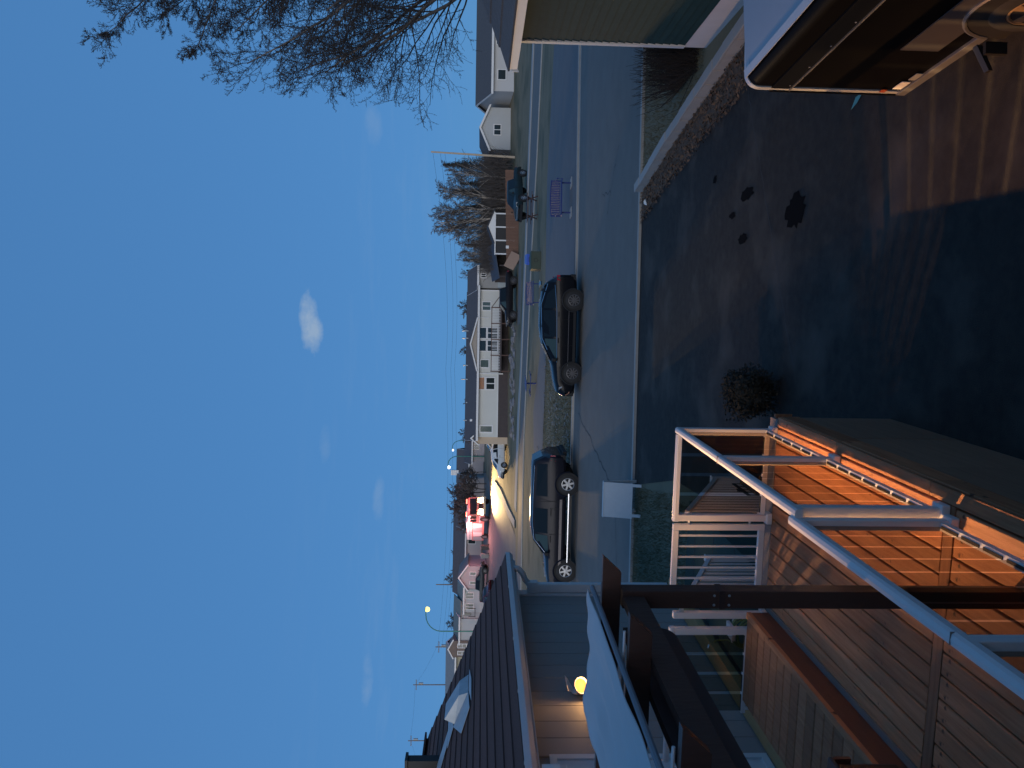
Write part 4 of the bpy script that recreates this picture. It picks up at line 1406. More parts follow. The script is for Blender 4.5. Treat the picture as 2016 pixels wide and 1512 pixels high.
# local x forward
cb_ = MB().prism([(1.6, -1.22, .55), (3.55, -1.22, .55), (3.65, -1.22, 1.35), (3.45, -1.22, 2.55), (1.6, -1.22, 2.65)], (0, 2.44, 0)).build('cab', P_fire, FT, bevel=.05)
MB().prism([(3.662, -1.05, 1.52), (3.662, 1.05, 1.52), (3.50, 1.05, 2.36), (3.50, -1.05, 2.36)], (.012, 0, 0)).build('windshield', M_carglass, cb_)
for s in (1, -1):
    for x0, x1 in ((2.62, 3.38), (1.75, 2.45)):
        MB().box(x0, x1, s * 1.225 - .006, s * 1.225 + .006, 1.55, 2.30).build('side_window', M_carglass, cb_)
    MB().box(1.62, 3.5, s * 1.225 - .005, s * 1.225 + .005, 1.05, 1.20).build('stripe', M_fw, cb_)
    MB().box(3.3, 3.5, s * 1.38 - .1, s * 1.38 + .1, 1.6, 2.1).build('mirror', M_under, cb_)
MB().box(-3.9, 1.54, -1.24, 1.24, .60, 2.10).build('pump_body', P_fire, FT, bevel=.04)
up_ = MB().box(-3.85, 1.50, -1.15, 1.15, 2.105, 2.75).build('upper_body', M_fw, FT, bevel=.03)
for s in (1, -1):
    for k in range(4):
        MB().box(-3.7 + k * 1.3, -2.55 + k * 1.3, s * 1.246 - .008, s * 1.246 + .008, .85, 1.95).build('locker_door', M_fw if k % 2 else M_galv, FT)
    MB().box(-3.7, 1.4, s * 1.156 - .01, s * 1.156 + .01, 2.3, 2.42).build('ladder_rail', M_galv, up_)
    for x in (2.55, -2.6):
        MB().lathe([(.60, s * 1.20), (.60, s * 1.25), (0, s * 1.25)], 20, 'y', 0, (x, 0, .55)).build('wheel_well', M_under, FT)
        wheel(FT, x, s * 1.13, .50, .50, .30, M_rim, 8, s)
    # headlights, amber and red flashers on the nose
    for k, (z, m) in enumerate(((.86, M_hl), (1.02, M_hl))):
        MB().lathe([(0, 3.72), (.27, 3.70), (.30, 3.62)], 12, 'x', 0, (0, s * (.62 + .26 * (1 - k)), z)).build('headlight', m, FT)
    MB().lathe([(0, 3.72), (.15, 3.70), (.17, 3.64)], 10, 'x', 0, (0, s * .95, 1.30)).build('flasher', M_al, FT)
    MB().lathe([(0, 3.72), (.13, 3.70), (.15, 3.64)], 10, 'x', 0, (0, s * .60, 1.34)).build('flasher', M_al if s > 0 else M_rl, FT)
    MB().box(3.0, 3.25, s * .85 - .25, s * .85 + .25, 2.68, 2.82).build('roof_beacon', M_rl, cb_)
    MB().box(-3.92, -3.86, s * 1.0 - .15, s * 1.0 + .15, 1.0, 1.3).build('tail_light', M_rl, FT)
MB().box(3.60, 3.95, -1.2, 1.2, .45, .74).build('front_bumper', M_chrome, FT, bevel=.03)
MB().box(3.64, 3.70, -.5, .5, .80, 1.30).build('grille', M_under, cb_)
MB().box(-1.2, -.9, -.4, .4, 2.76, 2.9).build('deck_gun', M_galv, up_)


def lamp_light(name, kind, parent, loc, energy, color, size=.1, direction=None, cone=90, blend=.6):
    d = bpy.data.lights.new(name, kind)
    d.energy = energy
    d.color = color
    d.shadow_soft_size = size
    o = bpy.data.objects.new(name, d)
    col.objects.link(o)
    o.parent = parent
    o.location = loc
    if kind == 'SPOT':
        d.spot_size = R(cone)
        d.spot_blend = blend
        o.rotation_euler = (-Vector(direction)).to_track_quat('Z', 'Y').to_euler()
    return o


for s in (.7, -.7):
    lamp_light('headlight_beam', 'SPOT', FT, (3.85, s, 1.0), 26000, (1, .66, .28), .15, (1, 0, -.16), 84, .9)
lamp_light('flasher_light', 'POINT', FT, (4.3, 0, 2.9), 250, (1, .16, .13), .3)
lamp_light('flasher_light', 'POINT', FT, (.5, -2.6, 2.6), 1500, (1, .34, .32), .3)


# ------------------------------------------------------------------ far houses
def window(parent, s0, s1, z0, z1, y=-.02, cols=1, rows=1, fm=None, pm=None, fw=.09, name='window', trim=0.):
    """a framed window on a wall facing -y (local), each pane its own piece"""
    fm = fm or M_white
    f = MB()
    f.box(s0, s0 + fw, y - .05, y, z0, z1).box(s1 - fw, s1, y - .05, y, z0, z1)
    f.box(s0 + fw, s1 - fw, y - .05, y, z1 - fw, z1).box(s0 + fw, s1 - fw, y - .05, y, z0, z0 + fw)
    W_ = (s1 - s0 - 2 * fw) / cols
    H_ = (z1 - z0 - 2 * fw) / rows
    for c in range(1, cols):
        x = s0 + fw + c * W_
        f.box(x - fw * .4, x + fw * .4, y - .048, y, z0 + fw, z1 - fw)
    for r_ in range(1, rows):
        z = z0 + fw + r_ * H_
        f.box(s0 + fw, s1 - fw, y - .046, y, z - fw * .4, z + fw * .4)
    o = f.build(name, fm, parent)
    for c in range(cols):
        for r_ in range(rows):
            MB().box(s0 + fw + c * W_, s0 + fw + (c + 1) * W_, y - .02, y - .012, z0 + fw + r_ * H_, z0 + fw + (r_ + 1) * H_).build('pane', pm or M_win, o)
    return o


def siding(name, c, freq=9, horiz=False):
    if name in MATS:
        return MATS[name]
    m = mat(name, c, .7, c2=tuple(v * .9 for v in c), nscale=.6, namt=.8)
    t = m.node_tree
    tcn = [n for n in t.nodes if n.type == 'TEX_COORD'][0]
    wv = t.nodes.new('ShaderNodeTexWave')
    wv.bands_direction = 'Z' if horiz else 'X'
    wv.inputs['Scale'].default_value = freq / 6.283
    t.links.new(tcn.outputs['Object'], wv.inputs['Vector'])
    bp = t.nodes.new('ShaderNodeBump')
    bp.inputs['Strength'].default_value = .5
    bp.inputs['Distance'].default_value = .03
    t.links.new(wv.outputs['Fac'], bp.inputs['Height'])
    t.links.new(bp.outputs[0], t.nodes['Principled BSDF'].inputs['Normal'])
    return m


M_pale = siding('pale_grey_siding', (.58, .585, .55), 20)
M_stucco = mat('grey_stucco', (.25, .25, .25), .95, c2=(.33, .33, .325), nscale=1.5, namt=.8)
M_skb = mat('brown_skirting', (.050, .040, .042), .9, c2=(.07, .056, .055), nscale=2)
M_roofd = mat('dark_roof', (.065, .058, .062), .9, c2=(.095, .085, .088), nscale=2, namt=.8)
M_tanw = siding('tan_siding', (.40, .37, .28), 24, True)
M_lav = siding('lavender_siding', (.40, .37, .38), 24, True)
M_ltg = siding('light_grey_siding', (.42, .44, .45), 24, True)
M_brnw = siding('brown_siding', (.17, .13, .11), 24, True)
M_roofg = mat('green_grey_roof', (.12, .14, .135), .9, c2=(.16, .18, .175), nscale=2)
M_roofgr = mat('grey_roof', (.16, .17, .175), .9, c2=(.22, .23, .235), nscale=3)


def gable_house(name, label, loc, rz, L, Dp, zw, rise, wm, rm, over=.4, z0=0., group=None, gable_front=False, fas=None, skirt=None, drop=3.0):
    """local: x along the front (0..L), y away from viewer (0..Dp); ridge along x, or along y when gable_front"""
    Hs = thing(name, label, 'house', loc, rz, group)
    if not gable_front:
        prof = [(0, 0, z0 - drop), (0, 0, zw), (0, Dp / 2, zw + rise), (0, Dp, zw), (0, Dp, z0 - drop)]
        MB().prism(prof, (L, 0, 0)).build('wall', wm, Hs)
        k = rise / (Dp / 2)
        for (ya, yb) in ((-over, Dp / 2), (Dp + over, Dp / 2)):
            za = zw - over * k
            P = [(-over, ya, za), (-over, yb, zw + rise), (-over, yb, zw + rise + .14), (-over, ya, za + .14)]
            MB().prism(P, (L + 2 * over, 0, 0)).build('roof_slope', rm, Hs)
        MB().box(-over, L + over, -over - .03, -over - .005, zw - over * k - .12, zw - over * k + .12).build('fascia', fas or M_white, Hs)
        for x in (-over - .03, L + over + .005):
            for (ya, yb) in ((-over, Dp / 2), (Dp + over, Dp / 2)):
                za = zw - over * k
                MB().prism([(x, ya, za - .10), (x, yb, zw + rise - .10), (x, yb, zw + rise + .13), (x, ya, za + .13)], (.025, 0, 0)).build('rake_board', fas or M_white, Hs)
    else:
        prof = [(0, 0, z0 - drop), (0, 0, zw), (L / 2, 0, zw + rise), (L, 0, zw), (L, 0, z0 - drop)]
        MB().prism(prof, (0, Dp, 0)).build('wall', wm, Hs)
        k = rise / (L / 2)
        for (xa, xb) in ((-over, L / 2), (L + over, L / 2)):
            za = zw - over * k
            P = [(xa, -over, za), (xb, -over, zw + rise), (xb, -over, zw + rise + .14), (xa, -over, za + .14)]
            MB().prism(P, (0, Dp + 2 * over, 0)).build('roof_slope', rm, Hs)
            MB().prism([(xa, -over - .03, za - .08), (xb, -over - .03, zw + rise - .08), (xb, -over - .03, zw + rise + .15), (xa, -over - .03, za + .15)], (0, .026, 0)).build('rake_board', fas or M_white, Hs)
    if skirt:
        MB().box(-.012, L + .012, -.012, Dp, z0 - drop, z0 + skirt).build('skirting', M_skb, Hs)
    return Hs


# the long pale grey house across the second street
h1 = gable_house('pale_grey_house', 'long pale grey house with dark roof, white trim and front porch', (-16.45, 84.25, 0), R(10.3), 17.25, 8.2, 4.42, 1.25, M_pale, M_roofd, .45, 1.9, skirt=0., drop=2.5)
MB().box(-.02, 7.3, -.03, -.005, .3, 1.90).build('skirting', M_skb, h1)
MB().box(7.3, 17.25, -.03, -.005, .3, 1.90).build('skirting', M_skb, h1)
MB().box(7.32, 7.44, -.14, -.04, 1.35, 4.3).build('downspout', M_white, h1)
MB().box(17.12, 17.26, -.05, -.006, 1.92, 4.2).build('corner_board', M_white, h1)
MB().box(0, 7.3, -.05, -.006, 1.88, 1.96).build('base_trim', M_white, h1)
# cross gable over the porch
MB().prism([(7.75, -.40, 4.45), (13.75, -.40, 4.45), (10.75, -.40, 5.18)], (0, 3.0, 0)).build('porch_gable', mat('gable_tan', (.33, .29, .25), .8), h1)
for a, b in (((7.6, 4.40), (10.75, 5.22)), ((13.9, 4.40), (10.75, 5.22))):
    MB().prism([(a[0], -.62, a[1] - .08), (b[0], -.62, b[1] - .1), (b[0], -.62, b[1] + .06), (a[0], -.62, a[1] + .08)], (0, .2, 0)).build('gable_trim', M_white, h1)
    MB().prism([(a[0], -.6, a[1] + .085), (b[0], -.6, b[1] + .065), (b[0], -.6, b[1] + .12), (a[0], -.6, a[1] + .14)], (0, 3.8, 0)).build('gable_roof', M_roofd, h1)
window(h1, .45, 1.42, 2.42, 4.05, -.02, 1, 1, pm=M_wingreen, fw=.16)
w4 = window(h1, 5.45, 7.02, 3.42, 4.22, -.02, 1, 1, fw=.1, pm=mat('orange_curtain', (.45, .20, .10), .8, c2=(.20, .15, .12), nscale=3))
window(h1, 5.45, 7.02, 2.22, 3.40, -.02, 2, 1, pm=M_win, fw=.13)
window(h1, 8.02, 9.10, 2.95, 4.08, -.02, 1, 1, pm=M_wingreen, fw=.12)
window(h1, 9.95, 11.35, 3.30, 4.20, -.02, 1, 1, fw=.1)
window(h1, 11.45, 12.86, 3.30, 4.20, -.02, 1, 1, fw=.1)
window(h1, 9.95, 11.35, 1.98, 3.28, -.02, 2, 1, fw=.1)
window(h1, 11.45, 12.86, 1.98, 3.28, -.02, 2, 1, fw=.1)
window(h1, 14.75, 15.92, 2.82, 3.95, -.02, 2, 1, pm=M_wingreen, fw=.12)
MB().box(13.9, 13.99, -.10, -.03, 3.1, 4.2).build('porch_lamp_pole', M_white, h1)
# porch deck with railing and stairs
pd = MB().box(7.45, 14.9, -2.4, -.04, 1.62, 1.80).build('porch_deck', M_skb, h1)
for x in np.linspace(7.5, 14.8, 5):
    MB().box(x - .06, x + .06, -2.38, -2.26, .35, 2.86).build('porch_post', M_pergola, pd)
MB().box(7.45, 14.9, -2.36, -2.29, 2.74, 2.82).build('porch_rail', M_pergola, pd)
bal = MB().box(-.022, .022, -.022, .022, 1.80, 2.74).mesh('baluster', M_white)
for k in range(40):
    link('baluster', bal, pd, (7.62 + k * .182, -2.32, 0))
MB().prism([(14.9, -2.35, 1.8), (16.3, -2.35, .75), (16.3, -2.35, .85), (14.9, -2.35, 1.9)], (0, .9, 0)).build('porch_stair', M_pergola, h1)
MB().bar((14.9, -2.35, 2.75), (16.3, -2.35, 1.75), .08, .08).build('stair_rail', M_pergola, h1)
for s_, zt, zz in ((1.95, 5.95, .5), (4.1, 5.7, .4), (6.9, 6.3, .3), (8.6, 6.1, .3), (11.9, 6.25, .3), (12.8, 6.3, .3)):
    MB().tube([(s_, 3.2, 4.9), (s_, 3.2, zt)], .07, 8).build('vent_pipe', M_galv, h1)
MB().tube([(1.95, 1.2, 4.6), (1.95, 1.2, 5.15)], .16, 10).build('vent_base', M_white, h1)
# stucco wing to its right
wg = gable_house('stucco_cottage', 'grey stucco wing with a small square window beyond the pale house', (.75, 87.5, 0), R(10.3), 2.35, 7.0, 4.5, 1.1, M_stucco, M_roofd, .3, 2.1, drop=2.0)
window(wg, 1.15, 1.78, 3.45, 4.15, -.02, 2, 1, fw=.1)
MB().box(0, 2.3, -.5, -.03, 1.2, 2.1).build('planter_wall', mat('pale_planter', (.35, .40, .42), .8), wg)

# screened gazebo, fence, leaning panel
gz = thing('screened_gazebo', 'white framed gazebo with dark screens behind the brown fence', 'gazebo', (4.4, 81.1, .4), R(6))
for x in (0, 1.45, 2.9, 4.35):
    MB().box(x - .07, x + .07, -.07, .07, 0, 2.15).build('post', M_white, gz)
for x in (0, 1.45, 2.9):
    MB().box(x + .07, x + 1.38, -.01, .01, .3, 2.08).build('screen', mat('screen_black', (.012, .012, .014), .6), gz)
MB().box(-.1, 4.45, -.09, .09, 2.15, 2.27).build('head_beam', M_white, gz)
MB().prism([(1.25, -.1, 2.27), (4.65, -.1, 2.27), (2.95, -.1, 2.95)], (0, .12, 0)).build('gable_panel', M_white, gz)
M_rfb = mat('blue_roof', (.045, .055, .075), .8)
MB().prism([(1.10, -.2, 2.26), (2.95, -.2, 3.02), (2.95, -.2, 3.10), (1.10, -.2, 2.34)], (0, 4.4, 0)).build('roof_slope', M_rfb, gz)
MB().prism([(4.80, -.2, 2.26), (2.95, -.2, 3.02), (2.95, -.2, 3.10), (4.80, -.2, 2.34)], (0, 4.4, 0)).build('roof_slope', M_rfb, gz)
MB().prism([(-2.6, .2, 1.62), (1.2, .2, 2.28), (1.2, 3.6, 2.95), (-2.6, 3.6, 2.35)], (0, 0, .08)).build('lean_to_roof', M_rfb, gz)
for x in (-2.4, -1.2, 0):
    MB().box(x - .06, x + .06, .25, .37, -.1, 1.7).build('lean_to_post', M_skb, gz)
MB().box(-2.6, 4.4, 4.0, 4.1, -.1, 2.1).build('rear_wall', M_skb, gz)

fn = thing('board_fence', 'brown vertical board fence behind the teal pickup truck', 'fence', (3.2, 76.85, 0), R(7.2))
M_fence = mat('fence_brown', (.13, .068, .046), .8, c2=(.16, .086, .058), nscale=2, rnd=.10)
fb = MB().box(-.062, .062, -.012, .012, -.15, 1.42).mesh('fence_board', M_fence)
for k in range(72):
    o = link('fence_board', fb, fn, (.07 + k * .1345, random.uniform(-.004, .004), .06 + .0 * k + (.25 * k / 72) + random.uniform(-.008, .008)))
MB().box(0, 9.7, .014, .06, .35, .44).build('fence_rail', M_fence, fn)
MB().box(0, 9.7, .014, .06, 1.15, 1.24).build('fence_rail', M_fence, fn)
MB().box(1.55, 1.85, -.05, -.02, 1.25, 1.55).build('fence_notice', M_white, fn)
lp = MB().box(-.85, .85, -.03, .03, -.02, 1.15).build('leaning_panel', mat('raw_plywood', (.30, .20, .145), .8, c2=(.25, .165, .12), nscale=1))
lp.location = (3.25, 75.95, .42)
lp.rotation_euler = (R(-22), R(28), R(6))
tag(lp, 'tan plywood panel leaning at an angle against the brown fence', 'panel')

# house with a white gable seen through the tree, cream house next to it
hB = gable_house('gabled_house', 'small grey house with white gable edges seen through the bare tree', (16.6, 87.5, 0), R(6), 4.8, 7, 3.35, 1.05, M_ltg, M_shdark, .25, 1.0, gable_front=True, drop=1.5)
window(hB, 1.6, 2.9, 2.0, 2.9, -.02, 2, 1)
hC = gable_house('white_house', 'white house with a small window at the right behind the bare tree', (22.4, 85.0, 0), R(4), 12, 8, 3.3, 1.6, mat('white_siding', (.46, .46, .46), .8), M_shdark, .4, 1.0, drop=1.5)
window(hC, 1.2, 2.4, 1.6, 2.6, -.02, 1, 1)
window(hC, 5.0, 6.6, 1.6, 2.8, -.02, 2, 1)

# the row up the hill to the left
ang = R(6.9 + 1)
hL1 = gable_house('tan_house', 'tan house with grey shingle roof and white eaves up the hill', (-68.0, 105.6, 0), R(7.5), 13.4, 7.5, 7.35, 1.35, M_tanw, M_roofgr, .5, 3.9, drop=4)
MB().box(13.41, 13.44, -.0, 7.5, 3.5, 7.3).build('end_wall', M_brnw, hL1)
pf = MB().prism([(13.1, -.9, 7.0), (15.6, -.9, 7.0), (15.6, -.9, 7.6), (14.35, -.9, 8.25), (13.1, -.9, 7.6)], (0, 3.2, 0)).build('entry_gable', M_brnw, hL1)
for a, b in (((12.9, 7.5), (14.35, 8.3)), ((15.8, 7.5), (14.35, 8.3))):
    MB().prism([(a[0], -1.0, a[1] - .1), (b[0], -1.0, b[1] - .1), (b[0], -1.0, b[1] + .1), (a[0], -1.0, a[1] + .1)], (0, .08, 0)).build('gable_trim', M_white, hL1)
MB().box(13.15, 15.55, -.85, 1.6, 3.5, 7.0).build('entry_wall', M_brnw, hL1)
window(hL1, 13.45, 14.1, 4.8, 6.9, -.87, 1, 3)
window(hL1, 14.5, 15.2, 4.8, 6.9, -.87, 1, 3)
hL2 = gable_house('grey_bungalow', 'pale grey bungalow with dark roof and lavender gable wall behind street lamp', (-52.8, 107.0, 0), R(8), 3.6, 8, 6.7, .85, M_ltg, M_roofg, .3, 3.4, drop=4)
MB().prism([(3.61, .2, 2.5), (3.61, .2, 6.5), (6.0, .2, 6.45), (6.0, .2, 2.5)], (0, 6, 0)).build('side_wall', M_lav, hL2)
MB().prism([(3.3, .0, 6.45), (3.3, 4, 7.6), (6.3, 4, 7.55), (6.3, 0, 6.4)], (0, 0, .12)).build('roof_slope', M_roofg, hL2)
for x in (4.1, 4.75, 5.3):
    window(hL2, x, x + .35, 4.9, 6.0, .18, 1, 1, fm=M_black, fw=.05)
MB().tube([(4.2, -.8, 4.2), (4.2, -.8, 5.3)], .05, 6).tube([(5.4, -.8, 4.2), (5.4, -.8, 5.3)], .05, 6).tube([(4.2, -.8, 4.3), (5.4, -.8, 4.3)], .05, 6).build('porch_rail', M_black, hL2)
hL3 = gable_house('white_gabled_house', 'white gabled house with two paired windows behind the dark red car', (-48.2, 107.6, 0), R(8), 3.5, 8, 6.1, .9, M_ltg, M_roofg, .3, 3.0, drop=4)
window(hL3, .35, 1.35, 4.5, 5.8, -.02, 2, 1)
window(hL3, 2.0, 3.0, 4.5, 5.8, -.02, 2, 1)
hL3b = gable_house('pink_gable_cottage', 'pinkish cottage with a white edged gable front near the fire truck', (-44.6, 107.9, 0), R(8), 3.4, 8, 5.6, 1.25, M_lav, M_roofg, .3, 2.8, gable_front=True, drop=4)
window(hL3b, .6, 1.2, 4.2, 5.2, -.02, 1, 1)
window(hL3b, 2.0, 2.6, 4.2, 5.2, -.02, 1, 1)
hL4 = gable_house('long_dark_house', 'long low house with dark roof behind the pinkish cottage', (-52.5, 124.0, 0), R(8), 15, 9, 6.4, 2.0, M_lav, M_roofd, .5, 3.5, drop=3)
window(hL4, 9, 11, 4.4, 5.8, -.02, 2, 1)
hL5 = gable_house('cream_bungalow', 'cream bungalow lit pink behind the fire truck', (-39.9, 123.0, 0), R(8), 8.5, 8, 6.2, 1.6, mat('cream_wall', (.46, .42, .40), .8), M_roofd, .4, 3.4, drop=3)
window(hL5, 3.0, 4.6, 4.3, 5.6, -.02, 2, 1)
hL6 = gable_house('chimney_house', 'far house with a white chimney above the flasher lights', (-36.5, 140, 0), R(8), 6, 8, 6.2, 2.2, M_lav, M_roofd, .4, 3.4, drop=3)
MB().box(1.2, 2.2, 3.2, 4.0, 6.2, 9.6).build('chimney', M_white, hL6)
hL7 = gable_house('far_pink_house', 'low pinkish house far up the side street beyond the minivan', (-29.5, 128, 0), R(8), 11, 8, 5.4, 1.2, M_lav, M_roofd, .4, 3.2, drop=3)
window(hL7, 2.2, 3.2, 4.0, 5.0, -.02, 2, 1)
window(hL7, 6.2, 7.2, 4.0, 5.0, -.02, 2, 1)
# pale house's end wall as an added block, headlight orange put into its colour
cs = gable_house('pale_house_end_wall', 'end wall of the pale grey house, orange headlight glow in its board colour', (-17.35, 84.6, 0), R(10.3), 1.3, 3, 4.2, .75, siding('glow_tinted_boards', (.50, .40, .30), 26, True), M_roofd, .15, 1.9, gable_front=True, drop=1.8)
# wheelie bins beside the dark pickup
def bin_(loc, rz, label, c):
    b_ = thing('wheelie_bin', label, 'bin', loc, rz, 'bins beside the dark pickup truck')
    MB().add([(-.26, -.26, .1), (.26, -.26, .1), (.26, .26, .1), (-.26, .26, .1), (-.34, -.34, 1.15), (.34, -.34, 1.15), (.34, .34, 1.15), (-.34, .34, 1.15)],
             [(3, 2, 1, 0), (0, 1, 5, 4), (1, 2, 6, 5), (2, 3, 7, 6), (3, 0, 4, 7), (4, 5, 6, 7)]).build('body', c, b_)
    MB().prism([(-.37, -.37, 1.155), (.37, -.37, 1.155), (.37, .37, 1.28), (-.37, .37, 1.28)], (0, 0, .05)).build('lid', c, b_)
    for x in (-.28, .28):
        MB().lathe([(0, -.04), (.13, -.04), (.13, .04), (0, .04)], 12, 'x', 0, (x, .28, .13)).build('wheel', M_tyre, b_)


bin_((-38.2, 104.6, hz(-38.2, 104.6)), R(10), 'grey wheelie bin standing next to the dark pickup nose', mat('bin_grey', (.16, .18, .18), .6))
bin_((-37.0, 104.9, hz(-37.0, 104.9)), R(-4), 'black wheelie bin nearest the lit fire truck', mat('bin_black', (.03, .032, .034), .6))

# ------------------------------------------------------------------ park furniture
M_bblue = mat('bench_blue', (.020, .035, .16), .45)


def bench(label, loc, rz, w):
    b_ = thing('park_bench', label, 'bench', loc, rz, 'blue metal benches in the small park')
    n_ = int(w / .075)
    for k in range(n_):
        x = -w / 2 + .04 + k * (w - .08) / (n_ - 1)
        MB().box(x - .023, x + .023, .16, .185, .48, .86 + .05 * math.cos(x / w * math.pi)).build('back_slat', M_bblue, b_)
    for k in range(6):
        MB().box(-w / 2, w / 2, -.24 + k * .07, -.185 + k * .07, .43, .455).build('seat_slat', M_bblue, b_)
    MB().tube([(-w / 2, .17, .87), (-w / 4, .17, .905), (0, .17, .915), (w / 4, .17, .905), (w / 2, .17, .87)], .025, 8).build('top_rail', M_bblue, b_)
    for s in (-1, 1):
        MB().tube([(s * (w / 2 - .02), .17, .88), (s * (w / 2 - .02), .17, .42), (s * (w / 2 - .02), -.24, .42), (s * (w / 2 - .02), -.24, .66), (s * (w / 2 - .02), .15, .68)], .024, 8).build('arm_frame', M_bblue, b_)
        lg = MB().tube([(s * (w / 2 - .15), -.03, .42), (s * (w / 2 - .15), -.03, .02)], .035, 8).build('leg', M_bblue, b_)
        MB().box(s * (w / 2 - .15) - .22, s * (w / 2 - .15) + .22, -.30, .24, .0, .03).build('footing', M_walk, lg)
    return b_


bench('large blue slatted bench on concrete footings near the street', (4.34, 33.45, .012), R(7), 1.62)
bench('far blue bench behind the roof of the black crossover', (.15, 50.6, .0), R(12), 1.6)


def picnic(label, loc, rz, m, w=1.8, pedestal=False):
    t_ = thing('picnic_table', label, 'picnic table', loc, rz, 'picnic tables in the small park')
    for k in range(5):
        MB().box(-w / 2, w / 2, -.36 + k * .145, -.225 + k * .145, .72, .76).build('top_plank', m, t_)
    for y in (-.72, .58):
        for k in range(2):
            MB().box(-w / 2, w / 2, y + k * .075 - .0, y + k * .075 + .068, .42, .46).build('seat_plank', m, t_)
    if pedestal:
        MB().tube([(0, 0, 0), (0, 0, .72)], .06, 8).build('pedestal', m, t_)
        MB().bar((0, -.7, .40), (0, .7, .40), .08, .06).build('cross_arm', m, t_)
    else:
        for x in (-w * .34, w * .34):
            MB().bar((x, -.55, .0), (x, .18, .72), .05, .10).build('leg', m, t_)
            MB().bar((x + .055, .55, .0), (x + .055, -.18, .72), .05, .10).build('leg', m, t_)
            MB().bar((x + .03, -.72, .39), (x + .03, .72, .39), .05, .08).build('cross_arm', m, t_)
    return t_


picnic('dark brown picnic table in front of the teal pickup truck', (6.3, 54.5, .0), R(14), mat('picnic_brown', (.075, .040, .034), .7), 2.0)
picnic('blue pedestal picnic table seen end on above the crossover bonnet', (-6.16, 51.4, .02), R(80), M_bblue, 1.6, True)
bs = thing('info_sign', 'small bright blue house shaped sign by the green utility box', 'sign', (2.75, 57.6, 0), R(5))
MB().prism([(-.42, 0, .06), (.42, 0, .06), (.42, 0, .50), (.0, 0, .50), (-.42, 0, .50)], (0, .05, 0)).build('board', mat('sign_blue', (.020, .080, .42), .5), bs)
MB().prism([(-.45, -.01, .50), (-.30, -.01, .66), (.30, -.01, .66), (.45, -.01, .50)], (0, .07, 0)).build('roof_cap', mat('sign_blue_light', (.04, .14, .50), .5), bs)
MB().box(-.2, .2, -.004, -.001, .22, .36).build('sign_mark', mat('sign_navy', (.012, .022, .14), .5), bs)
ub = thing('utility_box', 'green electrical utility box with a round mark beside the park path', 'utility box', (2.3, 50.6, 0), R(8))
M_ubox = mat('utility_green', (.045, .060, .042), .7)
MB().box(-.6, .6, -.45, .45, 0, .62).build('cabinet', M_ubox, ub, bevel=.02)
MB().prism([(-.63, -.48, .622), (.63, -.48, .622), (.63, .48, .68), (-.63, .48, .68)], (0, 0, .03)).build('lid', M_ubox, ub)
rg = MB()
for k in range(24):
    a, b = 2 * math.pi * k / 24, 2 * math.pi * (k + .72) / 24
    for r0, r1 in ((.10, .15),):
        rg.add([(r0 * math.cos(a), -.456, .33 + r0 * math.sin(a)), (r1 * math.cos(a), -.456, .33 + r1 * math.sin(a)), (r1 * math.cos(b), -.456, .33 + r1 * math.sin(b)), (r0 * math.cos(b), -.456, .33 + r0 * math.sin(b))], [(0, 1, 2, 3)])
rg.build('round_mark', mat('mark_dark', (.012, .016, .012), .6), ub)
nb = thing('plant_stand', 'dark railing stand on the verge beside the downspout', 'stand', (-11.45, 31.6, 0))
for k in range(4):
    MB().box(-.30 + k * .17, -.265 + k * .17, -.02, .02, 0, .75).build('bar', M_black, nb)
MB().box(-.34, .34, -.10, .10, .752, .95).build('trough', mat('rust_brown', (.085, .045, .03), .8), nb)


# ------------------------------------------------------------------ street lamps, poles, wires
M_pole = mat('green_pole', (.05, .20, .16), .45, .4)
M_wood = mat('pole_wood', (.17, .12, .085), .9, c2=(.24, .18, .13), nscale=3)


def street_lamp(label, base, top, reach, glow, e, hdg, bs=1.):
    s_ = thing('street_lamp', label, 'street lamp', base, hdg, 'lit street lamps')
    h = top
    pts_ = [(0, 0, 0), (0, 0, h * .74)] + [(reach * (1 - math.cos(a)) * .9, 0, h * .74 + h * .26 * math.sin(a)) for a in [R(15 * k) for k in range(1, 7)]] + [(reach * 1.15, 0, h)]
    MB().tube(pts_, [.11] + [.085] * 1 + [.07] * 6 + [.06], 8).build('pole', M_pole, s_, 50)
    hd_ = MB().lathe([(0, .16 * bs), (.20 * bs, .12 * bs), (.32 * bs, 0), (.28 * bs, -.03)], 12, 'z', 0, (reach * 1.15 + .15, 0, h)).build('lamp_head', M_galv, s_, 50)
    MB().lathe([(.34 * bs, -.02), (.36 * bs, -.28 * bs), (.22 * bs, -.5 * bs), (0, -.58 * bs)], 12, 'z', 0, (reach * 1.15 + .15, 0, h)).build('bulb', mat('lamp_glow_' + glow[0], glow[1], .5, emis=glow[1], estr=e), hd_, 60)
    return s_


b_ = (-48.7, 102.2)
street_lamp('tall green street lamp glowing yellow above the brown roof', (b_[0], b_[1], hz(*b_)), 8.6, 2.6, ('yellow', (1, .84, .14)), 3.5, R(9))
street_lamp('slim curved street lamp glowing white above the minivan', (-28.45, 127.8, hz(-28, 127)), 6.4, 1.6, ('white', (.95, .97, 1)), 5, R(185), .75)
street_lamp('farthest small street lamp just above the pale grey house ridge', (-31.6, 157.5, hz(-31, 157)), 6.6, 1.7, ('pale', (.9, .95, 1)), 4, R(185), .6)


